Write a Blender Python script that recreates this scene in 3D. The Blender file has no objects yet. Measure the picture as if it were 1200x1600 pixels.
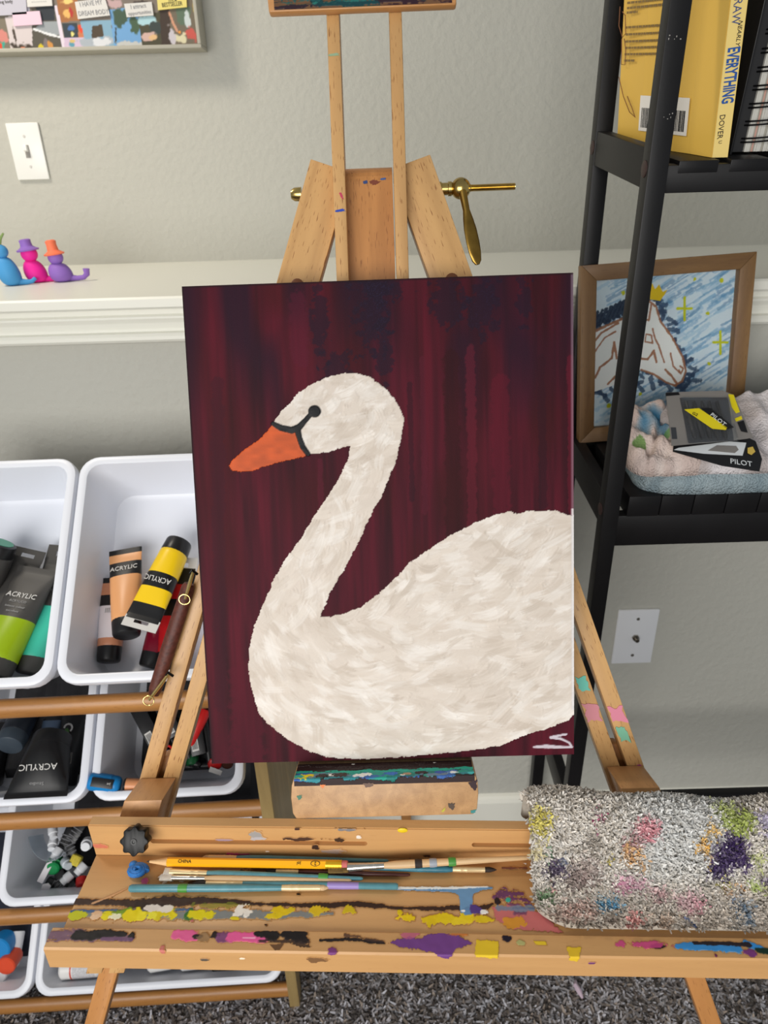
import bpy, bmesh, math, random
import numpy as np
from mathutils import Matrix, Vector
R = math.radians
SC = bpy.context.scene
COL = SC.collection
rng = random.Random(7)
NP = np.random.RandomState(5)

# ---------------------------------------------------------------- camera
F_PX, PITCH, ROLL, EYE = 1080.0, R(26), R(1.68), 1.30
fwd = Vector((0, math.cos(PITCH), -math.sin(PITCH)))
up0 = Vector((0, math.sin(PITCH), math.cos(PITCH)))
rt0 = Vector((1, 0, 0))
cam_r = math.cos(ROLL) * rt0 - math.sin(ROLL) * up0
cam_u = math.sin(ROLL) * rt0 + math.cos(ROLL) * up0
CAM = Vector((0, 0, EYE))
cd = bpy.data.cameras.new('camera')
cam = bpy.data.objects.new('camera', cd)
COL.objects.link(cam)
cam.matrix_world = Matrix(((cam_r.x, cam_u.x, -fwd.x, 0), (cam_r.y, cam_u.y, -fwd.y, 0),
                           (cam_r.z, cam_u.z, -fwd.z, EYE), (0, 0, 0, 1)))
cd.sensor_fit = 'VERTICAL'; cd.sensor_height = 36.0; cd.sensor_width = 27.0
cd.lens = F_PX / 1600 * 36.0
cd.clip_start = 0.01
cd.dof.use_dof = True; cd.dof.focus_distance = 0.68; cd.dof.aperture_fstop = 9.0
SC.camera = cam

# ---------------------------------------------------------------- world, lamps, exposure
SC.view_settings.view_transform = 'Standard'; SC.view_settings.look = 'None'
SC.view_settings.gamma = 1.0; SC.view_settings.use_curve_mapping = False
SC.view_settings.exposure = 0.0
wd = bpy.data.worlds.new('room_light'); SC.world = wd; wd.use_nodes = True
wd.node_tree.nodes['Background'].inputs[0].default_value = (0.90, 0.95, 0.98, 1)
wd.node_tree.nodes['Background'].inputs[1].default_value = 0.33

def area(name, loc, target, sx, sy, watts, col):
    l = bpy.data.lights.new(name, 'AREA'); l.shape = 'RECTANGLE'; l.size = sx; l.size_y = sy
    l.energy = watts; l.color = col
    o = bpy.data.objects.new(name, l); COL.objects.link(o)
    o.location = loc
    o.rotation_euler = (Vector(target) - Vector(loc)).to_track_quat('-Z', 'Y').to_euler()
    return o
area('window_daylight', (-0.60, -1.30, 1.20), (0.12, 0.8, 0.62), 1.7, 1.2, 22, (1.0, 0.975, 0.94)).data.spread = R(125)
area('ceiling_lamp', (-0.90, 0.94, 2.12), (-0.45, 1.48, 1.25), 0.24, 0.24, 7.4, (1.0, 0.90, 0.76))

# ---------------------------------------------------------------- helpers
def lin(c):
    c = np.asarray(c, float) / 255.0
    return np.where(c <= 0.04045, c / 12.92, ((c + 0.055) / 1.055) ** 2.4)
def L4(c):
    a = lin(c); return (float(a[0]), float(a[1]), float(a[2]), 1.0)

def at(px, py, p0, n):
    """where the sight line through a photograph pixel meets a real plane"""
    v = fwd + cam_r * ((px - 600) / F_PX) - cam_u * ((py - 800) / F_PX)
    p0 = Vector(p0); n = Vector(n)
    return CAM + v * ((p0 - CAM).dot(n) / v.dot(n))

MATS = {}
def mat(name, rgb, rough=0.5, spec=0.5, metal=0.0, noise=0.0, nscale=40.0, bump=0.0, bscale=200.0, bdist=0.001,
        trans=0.0, alpha=1.0, coat=0.0, ior=1.45, sheen=0.0):
    if name in MATS: return MATS[name]
    m = bpy.data.materials.new(name); m.use_nodes = True
    nt = m.node_tree; b = nt.nodes['Principled BSDF']
    b.inputs['Base Color'].default_value = L4(rgb)
    b.inputs['Roughness'].default_value = rough
    b.inputs['Specular IOR Level'].default_value = spec
    b.inputs['Metallic'].default_value = metal
    b.inputs['Transmission Weight'].default_value = trans
    b.inputs['Alpha'].default_value = alpha
    b.inputs['Coat Weight'].default_value = coat
    b.inputs['IOR'].default_value = ior
    b.inputs['Sheen Weight'].default_value = sheen
    if noise or bump:
        tc = nt.nodes.new('ShaderNodeTexCoord')
    if noise:
        n = nt.nodes.new('ShaderNodeTexNoise'); n.inputs['Scale'].default_value = nscale; n.inputs['Detail'].default_value = 4
        nt.links.new(tc.outputs['Object'], n.inputs['Vector'])
        r = nt.nodes.new('ShaderNodeValToRGB'); c = np.array(L4(rgb)[:3])
        r.color_ramp.elements[0].position = 0.3; r.color_ramp.elements[1].position = 0.7
        r.color_ramp.elements[0].color = (*(c * (1 - noise)), 1); r.color_ramp.elements[1].color = (*np.minimum(c * (1 + noise), 1), 1)
        nt.links.new(n.outputs['Fac'], r.inputs['Fac']); nt.links.new(r.outputs['Color'], b.inputs['Base Color'])
    if bump:
        n2 = nt.nodes.new('ShaderNodeTexNoise'); n2.inputs['Scale'].default_value = bscale; n2.inputs['Detail'].default_value = 3
        nt.links.new(tc.outputs['Object'], n2.inputs['Vector'])
        bp = nt.nodes.new('ShaderNodeBump'); bp.inputs['Strength'].default_value = bump; bp.inputs['Distance'].default_value = bdist
        nt.links.new(n2.outputs['Fac'], bp.inputs['Height']); nt.links.new(bp.outputs['Normal'], b.inputs['Normal'])
    MATS[name] = m
    return m

def wood(name, rgb, dark, fleck=0.5, axis=2, rough=0.45, ring=0.25, fscale=1.0, coat=0.15):
    """timber with the grain along one object axis: soft figure plus short dark pores"""
    if name in MATS: return MATS[name]
    m = bpy.data.materials.new(name); m.use_nodes = True
    nt = m.node_tree; b = nt.nodes['Principled BSDF']; lk = nt.links.new
    tc = nt.nodes.new('ShaderNodeTexCoord'); 
    def mp(a, l):
        q = nt.nodes.new('ShaderNodeMapping'); s = [a * fscale] * 3; s[axis] = l * fscale
        q.inputs['Scale'].default_value = s; lk(tc.outputs['Object'], q.inputs['Vector']); return q
    n1 = nt.nodes.new('ShaderNodeTexNoise'); n1.inputs['Scale'].default_value = 1; n1.inputs['Detail'].default_value = 5; n1.inputs['Distortion'].default_value = 0.6
    lk(mp(60, 5).outputs[0], n1.inputs['Vector'])
    n2 = nt.nodes.new('ShaderNodeTexNoise'); n2.inputs['Scale'].default_value = 1; n2.inputs['Detail'].default_value = 1
    lk(mp(820, 95).outputs[0], n2.inputs['Vector'])
    r1 = nt.nodes.new('ShaderNodeValToRGB'); c = lin(rgb); d = lin(dark)
    r1.color_ramp.elements[0].position = 0.32; r1.color_ramp.elements[1].position = 0.68
    r1.color_ramp.elements[0].color = (*(c * (1 - ring) + d * ring), 1); r1.color_ramp.elements[1].color = (*c, 1)
    lk(n1.outputs['Fac'], r1.inputs['Fac'])
    r2 = nt.nodes.new('ShaderNodeValToRGB')
    r2.color_ramp.elements[0].position = 0.64; r2.color_ramp.elements[1].position = 0.71
    r2.color_ramp.elements[0].color = (0, 0, 0, 1); r2.color_ramp.elements[1].color = (fleck, fleck, fleck, 1)
    lk(n2.outputs['Fac'], r2.inputs['Fac'])
    mx = nt.nodes.new('ShaderNodeMixRGB'); mx.inputs[2].default_value = (*d, 1)
    lk(r2.outputs['Color'], mx.inputs[0]); lk(r1.outputs['Color'], mx.inputs[1])
    lk(mx.outputs[0], b.inputs['Base Color'])
    b.inputs['Roughness'].default_value = rough; b.inputs['Coat Weight'].default_value = coat; b.inputs['Coat Roughness'].default_value = 0.3
    bp = nt.nodes.new('ShaderNodeBump'); bp.inputs['Strength'].default_value = 0.15; bp.inputs['Distance'].default_value = 0.0004
    lk(n1.outputs['Fac'], bp.inputs['Height']); lk(bp.outputs['Normal'], b.inputs['Normal'])
    MATS[name] = m
    return m

def cmat(name, rough=0.5, spec=0.4, bump=0.0, bscale=900.0, bdist=0.0006, weave=False, coat=0.0, sheen=0.0, grain=None):
    """material that takes its paint from the mesh's own 'paint' colour attribute"""
    if name in MATS: return MATS[name]
    m = bpy.data.materials.new(name); m.use_nodes = True
    nt = m.node_tree; b = nt.nodes['Principled BSDF']; lk = nt.links.new
    a = nt.nodes.new('ShaderNodeVertexColor'); a.layer_name = 'paint'
    lk(a.outputs['Color'], b.inputs['Base Color'])
    b.inputs['Roughness'].default_value = rough; b.inputs['Specular IOR Level'].default_value = spec
    b.inputs['Coat Weight'].default_value = coat; b.inputs['Sheen Weight'].default_value = sheen
    if bump:
        tc = nt.nodes.new('ShaderNodeTexCoord')
        if weave:
            w1 = nt.nodes.new('ShaderNodeTexWave'); w1.bands_direction = 'X'; w1.inputs['Scale'].default_value = bscale; w1.inputs['Distortion'].default_value = 1.2; w1.inputs['Detail'].default_value = 1
            w2 = nt.nodes.new('ShaderNodeTexWave'); w2.bands_direction = 'Z'; w2.inputs['Scale'].default_value = bscale; w2.inputs['Distortion'].default_value = 1.2; w2.inputs['Detail'].default_value = 1
            lk(tc.outputs['Object'], w1.inputs['Vector']); lk(tc.outputs['Object'], w2.inputs['Vector'])
            h = nt.nodes.new('ShaderNodeMath'); h.operation = 'MAXIMUM'; lk(w1.outputs['Fac'], h.inputs[0]); lk(w2.outputs['Fac'], h.inputs[1])
            hs = h.outputs[0]
        else:
            n = nt.nodes.new('ShaderNodeTexNoise'); n.inputs['Scale'].default_value = bscale; n.inputs['Detail'].default_value = 3
            lk(tc.outputs['Object'], n.inputs['Vector']); hs = n.outputs['Fac']
        bp = nt.nodes.new('ShaderNodeBump'); bp.inputs['Strength'].default_value = bump; bp.inputs['Distance'].default_value = bdist
        lk(hs, bp.inputs['Height']); lk(bp.outputs['Normal'], b.inputs['Normal'])
    MATS[name] = m
    return m

def tag(o, label=None, cat=None, group=None, kind=None):
    if label: o['label'] = label
    if cat: o['category'] = cat
    if group: o['group'] = group
    if kind: o['kind'] = kind
    return o
def empty(name, M=None, label=None, cat=None, group=None):
    o = bpy.data.objects.new(name, None); COL.objects.link(o); o.empty_display_size = 0.02
    if M is not None: o.matrix_world = M if isinstance(M, Matrix) else Matrix.Translation(M)
    o['_m'] = 1; del o['_m']
    return tag(o, label, cat, group)
ABS = {}
def setm(o, M, parent=None):
    """M is the wanted world matrix of the object"""
    ABS[o.name] = M.copy()
    if parent is not None:
        o.parent = parent
        o.matrix_parent_inverse = Matrix.Identity(4)
        o.matrix_basis = ABS[parent.name].inverted() @ M
    else:
        o.matrix_basis = M
    return o
def root(name, M, label, cat, group=None):
    if not isinstance(M, Matrix): M = Matrix.Translation(M)
    o = bpy.data.objects.new(name, None); COL.objects.link(o); o.empty_display_size = 0.02
    setm(o, M); return tag(o, label, cat, group)

class MB:
    def __init__(s): s.v = []; s.f = []; s.mi = []; s.sm = []
    def add(s, vs, fs, mi=0, smooth=False, M=None):
        k = len(s.v)
        if M is not None: vs = [M @ Vector(v) for v in vs]
        s.v += [tuple(v) for v in vs]
        for f in fs:
            s.f.append(tuple(k + i for i in f)); s.mi.append(mi); s.sm.append(smooth)
        return s
    def box(s, x0, x1, y0, y1, z0, z1, bev=0.0, mi=0, M=None, seg=2):
        if bev <= 0:
            vs = [(x, y, z) for z in (z0, z1) for y in (y0, y1) for x in (x0, x1)]
            return s.add(vs, [(0, 2, 3, 1), (4, 5, 7, 6), (0, 1, 5, 4), (2, 6, 7, 3), (0, 4, 6, 2), (1, 3, 7, 5)], mi, False, M)
        bm = bmesh.new(); bmesh.ops.create_cube(bm, size=1)
        for v in bm.verts:
            v.co = ((x0 + x1) / 2 + v.co.x * (x1 - x0), (y0 + y1) / 2 + v.co.y * (y1 - y0), (z0 + z1) / 2 + v.co.z * (z1 - z0))
        bmesh.ops.bevel(bm, geom=list(bm.edges), offset=bev, segments=seg, profile=0.5, affect='EDGES')
        s.frombm(bm, mi, M, True); return s
    def frombm(s, bm, mi=0, M=None, smooth=False):
        bm.verts.ensure_lookup_table(); bm.verts.index_update()
        s.add([v.co.copy() for v in bm.verts], [tuple(v.index for v in f.verts) for f in bm.faces], mi, smooth, M)
        bm.free(); return s
    def prism(s, pts, y0, y1, mi=0, M=None, bev=0.0):
        """outline pts (x,z) extruded along y"""
        n = len(pts)
        ar = sum(pts[i][0] * pts[(i + 1) % n][1] - pts[(i + 1) % n][0] * pts[i][1] for i in range(n))
        if ar < 0: pts = pts[::-1]
        if bev > 0:
            bm = bmesh.new()
            a = [bm.verts.new((p[0], y0, p[1])) for p in pts]; b = [bm.verts.new((p[0], y1, p[1])) for p in pts]
            bm.faces.new(a); bm.faces.new(b[::-1])
            for i in range(n): bm.faces.new((a[(i + 1) % n], a[i], b[i], b[(i + 1) % n]))
            bm.normal_update()
            es = [e for e in bm.edges if len(e.link_faces) == 2 and e.calc_face_angle(0) > 0.5]
            bmesh.ops.bevel(bm, geom=es, offset=bev, segments=2, profile=0.5, affect='EDGES')
            return s.frombm(bm, mi, M, True)
        vs = [(p[0], y0, p[1]) for p in pts] + [(p[0], y1, p[1]) for p in pts]
        fs = [tuple(range(n)), tuple(range(2 * n - 1, n - 1, -1))] + [((i + 1) % n, i, n + i, n + (i + 1) % n) for i in range(n)]
        return s.add(vs, fs, mi, False, M)
    def lathe(s, prof, seg=24, mi=0, M=None, sx=1, sy=1, smooth=True):
        """profile (r,z) turned about z"""
        vs = []; fs = []
        for r, z in prof:
            for k in range(seg):
                a = 2 * math.pi * k / seg; vs.append((r * math.cos(a) * sx, r * math.sin(a) * sy, z))
        for i in range(len(prof) - 1):
            for k in range(seg):
                fs.append((i * seg + k, i * seg + (k + 1) % seg, (i + 1) * seg + (k + 1) % seg, (i + 1) * seg + k))
        fs.append(tuple(range(seg))[::-1]); fs.append(tuple((len(prof) - 1) * seg + k for k in range(seg)))
        return s.add(vs, fs, mi, smooth, M)
    def tube(s, pts, r, seg=8, mi=0, M=None, closed=False):
        pts = [Vector(p) for p in pts]; n = len(pts); vs = []; fs = []
        rs = r if isinstance(r, (list, tuple)) else [r] * n
        nrm = None
        for i, p in enumerate(pts):
            if closed: t = pts[(i + 1) % n] - pts[i - 1]
            else: t = pts[min(i + 1, n - 1)] - pts[max(i - 1, 0)]
            t.normalize()
            if nrm is None:
                nrm = t.orthogonal().normalized()
            nrm = (nrm - t * nrm.dot(t)).normalized(); bi = t.cross(nrm)
            for k in range(seg):
                a = 2 * math.pi * k / seg; vs.append(p + (nrm * math.cos(a) + bi * math.sin(a)) * rs[i])
        m = n if closed else n - 1
        for i in range(m):
            j = (i + 1) % n
            for k in range(seg): fs.append((i * seg + k, i * seg + (k + 1) % seg, j * seg + (k + 1) % seg, j * seg + k))
        if not closed:
            fs.append(tuple(range(seg))[::-1]); fs.append(tuple((n - 1) * seg + k for k in range(seg)))
        return s.add(vs, fs, mi, True, M)
    def ball(s, c, rx, ry=None, rz=None, seg=16, rings=10, mi=0, M=None):
        ry = ry or rx; rz = rz or rx
        bm = bmesh.new(); bmesh.ops.create_uvsphere(bm, u_segments=seg, v_segments=rings, radius=1)
        for v in bm.verts: v.co = (c[0] + v.co.x * rx, c[1] + v.co.y * ry, c[2] + v.co.z * rz)
        return s.frombm(bm, mi, M, True)
    def build(s, name, mats, parent=None, M=None, label=None, kind=None, auto=True):
        me = bpy.data.meshes.new(name); me.from_pydata(s.v, [], s.f)
        me.polygons.foreach_set('material_index', s.mi); me.polygons.foreach_set('use_smooth', s.sm)
        for m in (mats if isinstance(mats, (list, tuple)) else [mats]): me.materials.append(m)
        if auto and any(s.sm): me.set_sharp_from_angle(angle=R(38))
        me.update()
        o = bpy.data.objects.new(name, me); COL.objects.link(o)
        if M is None: M = ABS[parent.name] if parent is not None else Matrix.Identity(4)
        setm(o, M, parent)
        return tag(o, label, None, None, kind)

def RM(x, y, z, o):
    """matrix from three axes and an origin"""
    return Matrix(((x[0], y[0], z[0], o[0]), (x[1], y[1], z[1], o[1]), (x[2], y[2], z[2], o[2]), (0, 0, 0, 1)))
def along(a, b, nrm):
    """origin a, +z towards b, +y as near nrm as possible"""
    a = Vector(a); b = Vector(b); z = (b - a).normalized(); y = Vector(nrm); y = (y - z * y.dot(z)).normalized(); x = y.cross(z)
    return RM(x, y, z, a), (b - a).length

def text(parent, s, M, size, material, name='lettering', depth=0.0002, sx=1.0, align='CENTER', label=None, shear=0.0, space=1.0, bold=0.0):
    """flat lettering reading along local x with its top to local y"""
    cu = bpy.data.curves.new(name, 'FONT'); cu.body = s; cu.size = size; cu.align_x = align; cu.align_y = 'CENTER'
    cu.extrude = depth; cu.offset = bold; cu.resolution_u = 2; cu.shear = shear; cu.space_character = space
    t = bpy.data.objects.new('tmp_text', cu); COL.objects.link(t)
    dg = bpy.context.evaluated_depsgraph_get(); dg.update()
    me = bpy.data.meshes.new_from_object(t.evaluated_get(dg)); me.name = name
    bpy.data.objects.remove(t); bpy.data.curves.remove(cu)
    for v in me.vertices: v.co.x *= sx
    me.materials.clear(); me.materials.append(material)
    o = bpy.data.objects.new(name, me); COL.objects.link(o); setm(o, M, parent)
    return tag(o, label)

# ---- paint: a numpy raster in metres that becomes the colour (and relief) of a real grid mesh
def vnoise(ny, nx, sy, sx, seed):
    r = np.random.RandomState(seed); gy, gx = max(2, int(ny / sy) + 2), max(2, int(nx / sx) + 2)
    g = r.rand(gy, gx)
    y = np.linspace(0, gy - 1.001, ny); x = np.linspace(0, gx - 1.001, nx)
    yi = y.astype(int); xi = x.astype(int); fy = (y - yi)[:, None]; fx = (x - xi)[None]
    fy = fy * fy * (3 - 2 * fy); fx = fx * fx * (3 - 2 * fx)
    a = g[yi][:, xi]; b = g[yi][:, xi + 1]; c = g[yi + 1][:, xi]; d = g[yi + 1][:, xi + 1]
    return (a * (1 - fx) + b * fx) * (1 - fy) + (c * (1 - fx) + d * fx) * fy
class Ras:
    """u to the right, v upwards, metres, origin at the lower left"""
    def __init__(s, w, h, nx, ny, rgb, u0=0.0, v0=0.0, seed=1):
        s.w, s.h, s.nx, s.ny = w, h, nx, ny
        s.c = np.ones((ny, nx, 3)) * np.array(rgb, float); s.z = np.zeros((ny, nx)); s.hit = np.zeros((ny, nx))
        s.U, s.V = np.meshgrid(np.linspace(u0, u0 + w, nx), np.linspace(v0, v0 + h, ny)); s.u0, s.v0 = u0, v0
        s.n = vnoise(ny, nx, 7, 7, seed) - 0.5; s.n2 = vnoise(ny, nx, 2.2, 2.2, seed + 1) - 0.5; s.nh = vnoise(ny, nx, 2.0, 30, seed + 2) - 0.5
    def put(s, m, rgb, a=1.0, z=0.0):
        m = (np.clip(m, 0, 1) * a)
        s.c = s.c * (1 - m[..., None]) + np.array(rgb, float) * m[..., None]
        s.z = np.maximum(s.z, m * z * (0.7 + 0.6 * (s.n + 0.5))); s.hit = np.maximum(s.hit, m)
    def blob(s, u, v, ru, rv, rgb, rag=0.5, a=1.0, z=0.0, rot=0.0, dry=0.0):
        c, q = math.cos(rot), math.sin(rot); du = s.U - u; dv = s.V - v
        d = np.hypot((du * c + dv * q) / ru, (-du * q + dv * c) / rv) + s.n * rag * 1.6 + s.n2 * rag * 0.8
        m = np.clip((1.0 - d) * 6, 0, 1)
        if dry: m = m * np.clip((s.nh + s.n2 * 0.6 + 0.5 - dry) * 6, 0, 1)
        s.put(m, rgb, a, z)
    def line(s, pts, w, rgb, rag=0.3, a=1.0, z=0.0, dry=0.0):
        best = np.full((s.ny, s.nx), 1e9)
        ws = w if isinstance(w, (list, tuple)) else [w] * len(pts)
        for i in range(len(pts) - 1):
            p = np.array(pts[i]); q = np.array(pts[i + 1]); d = q - p; L = d @ d + 1e-12
            t = np.clip(((s.U - p[0]) * d[0] + (s.V - p[1]) * d[1]) / L, 0, 1)
            best = np.minimum(best, np.hypot(s.U - p[0] - t * d[0], s.V - p[1] - t * d[1]) / ((ws[i] * (1 - t) + ws[i + 1] * t) / 2))
        m = np.clip((1 - best - (s.n + s.n2 * 0.7) * rag) * 4, 0, 1)
        if dry: m = m * np.clip((s.nh + s.n2 * 0.6 + 0.5 - dry) * 6, 0, 1)
        s.put(m, rgb, a, z)
    def inside(s, pts, warp=0.0):
        P = np.array(pts, float); U = s.U + s.n2 * warp + s.n * warp; V = s.V + np.roll(s.n2, 17, 0) * warp + np.roll(s.n, 31, 1) * warp
        m = np.zeros(U.shape, bool); j = len(P) - 1
        for i in range(len(P)):
            a, b = P[i], P[j]
            k = (a[1] > V) != (b[1] > V)
            x = (b[0] - a[0]) * (V - a[1]) / ((b[1] - a[1]) if b[1] != a[1] else 1e-12) + a[0]
            m ^= k & (U < x); j = i
        return m
    def poly(s, pts, rgb, warp=0.0, a=1.0, z=0.0, dry=0.0):
        m = s.inside(pts, warp).astype(float)
        if dry: m = m * np.clip((s.nh + s.n2 * 0.6 + 0.5 - dry) * 6, 0, 1)
        s.put(m, rgb, a, z)
    def mesh(s, name, material, parent, M, sel=None, lift=0.0, label=None, curve=None):
        """grid in local x (u), z (v), relief towards -y; sel picks faces"""
        ny, nx = s.ny, s.nx
        co = np.stack([s.U, -(s.z + lift), s.V], -1)
        if curve is not None: co = curve(s.U, s.V, s.z + lift)
        co = co.reshape(-1, 3)
        i = np.arange(ny * nx).reshape(ny, nx)
        q = np.stack([i[:-1, :-1], i[:-1, 1:], i[1:, 1:], i[1:, :-1]], -1)
        if sel is not None: q = q[sel[:-1, :-1]]
        q = q.reshape(-1, 4)
        used = np.unique(q); remap = np.zeros(ny * nx, int); remap[used] = np.arange(len(used)); q = remap[q]
        me = bpy.data.meshes.new(name); me.vertices.add(len(used)); me.vertices.foreach_set('co', co[used].ravel())
        me.loops.add(q.size); me.loops.foreach_set('vertex_index', q.ravel().astype(np.int32))
        me.polygons.add(len(q)); me.polygons.foreach_set('loop_start', np.arange(0, q.size, 4, dtype=np.int32))
        me.polygons.foreach_set('use_smooth', np.ones(len(q), bool))
        me.update(calc_edges=True)
        c = np.ones((len(used), 4)); c[:, :3] = lin(np.clip(s.c.reshape(-1, 3)[used], 0, 255))
        at_ = me.color_attributes.new('paint', 'FLOAT_COLOR', 'POINT'); at_.data.foreach_set('color', c.ravel())
        me.materials.append(material)
        o = bpy.data.objects.new(name, me); COL.objects.link(o); setm(o, M, parent)
        if name == 'paint_layer': o['kind'] = 'stuff'
        return tag(o, label)

# ---------------------------------------------------------------- the setting
WALL = mat('wall_paint', (188, 187, 178), 0.75, 0.3, bump=0.55, bscale=75, bdist=0.004)
TRIM = mat('trim_paint', (236, 235, 224), 0.4, 0.4, bump=0.05, bscale=60, bdist=0.001)
Y_LOW, Y_BACK, LEDGE = 1.08, 1.52, 1.149
def struct(name, mb, m, M=None):
    o = mb.build(name, m, None, M); o['kind'] = 'structure'; return o
struct('wall_back', MB().box(-2.6, 2.6, Y_BACK, Y_BACK + 0.1, 0, 2.7), WALL)
struct('wall_front', MB().box(-2.6, 2.6, Y_LOW, Y_BACK, 0, 1.12), WALL)
MX = RM((0, 1, 0), (-1, 0, 0), (0, 0, 1), (0, 0, 0))
struct('trim_1', MB().prism([(1.046, 1.1345), (1.049, 1.1315), (Y_BACK, 1.1315), (Y_BACK, LEDGE), (1.049, LEDGE), (1.046, 1.146)], -2.6, 2.6), TRIM, MX)
prof = [(1.08, 1.1315), (1.062, 1.1315), (1.062, 1.122), (1.0585, 1.119), (1.0585, 1.116), (1.063, 1.109), (1.065, 1.100), (1.064, 1.0965),
        (1.058, 1.0945), (1.0555, 1.0905), (1.0555, 1.0855), (1.059, 1.0815), (1.066, 1.0795), (1.08, 1.0795)]
struct('trim_2', MB().prism(prof, -2.6, 2.6), TRIM, MX)
struct('baseboard_back', MB().prism([(1.066, 0), (1.066, 0.070), (1.069, 0.079), (1.074, 0.083), (1.08, 0.085), (1.08, 0)], -2.6, 2.6), TRIM, MX)
CARPET = mat('carpet_base', (132, 126, 122), 0.95, 0.1, noise=0.55, nscale=230, bump=0.8, bscale=300, bdist=0.006)
floor = struct('floor', MB().box(-2.6, 2.6, -1.5, 1.08, -0.05, 0.0), CARPET)

# carpet pile: short twisted yarn tufts over the stretch of floor in view
def tufts(name, pts, nrm, hgt, wid, cols, parent, material, M=None, lean=0.6, seed=3, segs=2):
    r = np.random.RandomState(seed); n = len(pts); pts = np.asarray(pts); nrm = np.asarray(nrm)
    if nrm.ndim == 1: nrm = np.repeat(nrm[None], n, 0)
    a = r.rand(n) * 2 * np.pi
    ref = np.where(np.abs(nrm[:, :1]) > 0.9, np.array([[0, 1., 0]]), np.array([[1., 0, 0]]))
    e1 = np.cross(nrm, ref); e1 /= np.linalg.norm(e1, axis=1)[:, None]; e2 = np.cross(nrm, e1)
    d = e1 * np.cos(a)[:, None] + e2 * np.sin(a)[:, None]; q = np.cross(nrm, d)
    h = hgt * (0.7 + 0.6 * r.rand(n))[:, None]; w = wid * (0.75 + 0.5 * r.rand(n))[:, None]; ln = (lean * (0.4 + r.rand(n)))[:, None]
    rings = []
    for k in range(segs + 1):
        f = k / segs; c = pts + nrm * h * (f - 0.25 * f * f) + d * h * ln * f * f
        s = w * (1.0 - 0.55 * f * f)
        rings += [c - q * s, c + d * s * 0.9 + nrm * s * 0.3, c + q * s]
    V = np.stack(rings, 1).reshape(-1, 3); m = 3 * (segs + 1)
    base = (np.arange(n) * m)[:, None, None]; T = []
    for k in range(segs):
        for j in (0, 1):
            b = k * 3 + j; T.append((b, b + 1, b + 4, b + 3))
    Q = (base + np.array(T)[None]).reshape(-1, 4)
    me = bpy.data.meshes.new(name); me.vertices.add(len(V)); me.vertices.foreach_set('co', V.ravel())
    me.loops.add(Q.size); me.loops.foreach_set('vertex_index', Q.ravel().astype(np.int32))
    me.polygons.add(len(Q)); me.polygons.foreach_set('loop_start', np.arange(0, Q.size, 4, dtype=np.int32))
    me.polygons.foreach_set('use_smooth', np.ones(len(Q), bool)); me.update(calc_edges=True)
    C = np.ones((n, m, 4)); C[:, :, :3] = lin(cols)[:, None, :]
    at_ = me.color_attributes.new('paint', 'FLOAT_COLOR', 'POINT'); at_.data.foreach_set('color', C.ravel())
    me.materials.append(material)
    o = bpy.data.objects.new(name, me); COL.objects.link(o)
    setm(o, M if M is not None else (ABS[parent.name] if parent is not None else Matrix.Identity(4)), parent)
    o['kind'] = 'stuff'; return o
n = 116000
px_ = NP.uniform(-0.98, 0.98, n); py_ = NP.uniform(0.10, 1.066, n)
pal = np.array([(164, 161, 164), (138, 132, 131), (112, 104, 99), (92, 84, 79), (186, 185, 191), (146, 134, 124)], float)
pc = pal[NP.choice(6, n, p=[.24, .22, .18, .10, .14, .12])] * (0.85 + 0.3 * NP.rand(n))[:, None]
tufts('carpet_pile', np.stack([px_, py_, np.zeros(n)], 1), np.array([0, 0, 1.]), 0.0080, 0.0025, np.clip(pc, 0, 255), floor,
      cmat('carpet_yarn', 0.95, 0.1), lean=1.2, seed=11)

# ---------------------------------------------------------------- easel
e_o = Vector((0.001, 0.504, 0.784)); e_r = Vector((1.0, -0.0111, 0.0072)).normalized()
e_u = Vector((-0.003, 0.335, 0.942)); e_u = (e_u - e_r * e_u.dot(e_r)).normalized(); e_b = e_u.cross(e_r)
EM = RM(e_r, e_b, e_u, e_o); EMI = EM.inverted()
def ep(px, py, t=0.0):
    """photograph pixel -> easel-frame (x, s) on the plane lying t behind the canvas front"""
    q = EMI @ at(px, py, e_o + e_b * t, e_b); return (q.x, q.z)
BEECH = wood('beech', (209, 164, 107), (128, 78, 38), 0.8, 2, 0.42, 0.30)
BEECH_D = wood('beech_orange', (196, 136, 76), (120, 70, 32), 0.6, 2, 0.40, 0.35)
BEECHX = wood('beech_across', (206, 148, 88), (138, 86, 44), 0.25, 0, 0.42, 0.30)
ENDG = wood('beech_end_grain', (196, 154, 108), (110, 70, 42), 0.55, 1, 0.5, 0.35, 1.4)
BRASS = mat('brass', (200, 172, 104), 0.22, 0.5, 1.0, noise=0.25, nscale=60)
DARKB = mat('dark_dowel', (112, 66, 36), 0.5)
easel = root('easel', Matrix.Translation((0, 0.60, 0)), 'beech wood studio easel standing in front of the half wall and holding the swan canvas', 'easel')
for x0, x1 in ((-0.0380, -0.0265), (0.0185, 0.0300)):
    MB().box(x0, x1, 0.022, 0.043, -0.041, 0.80, 0.001).build('mast', BEECH, easel, EM)

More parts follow.
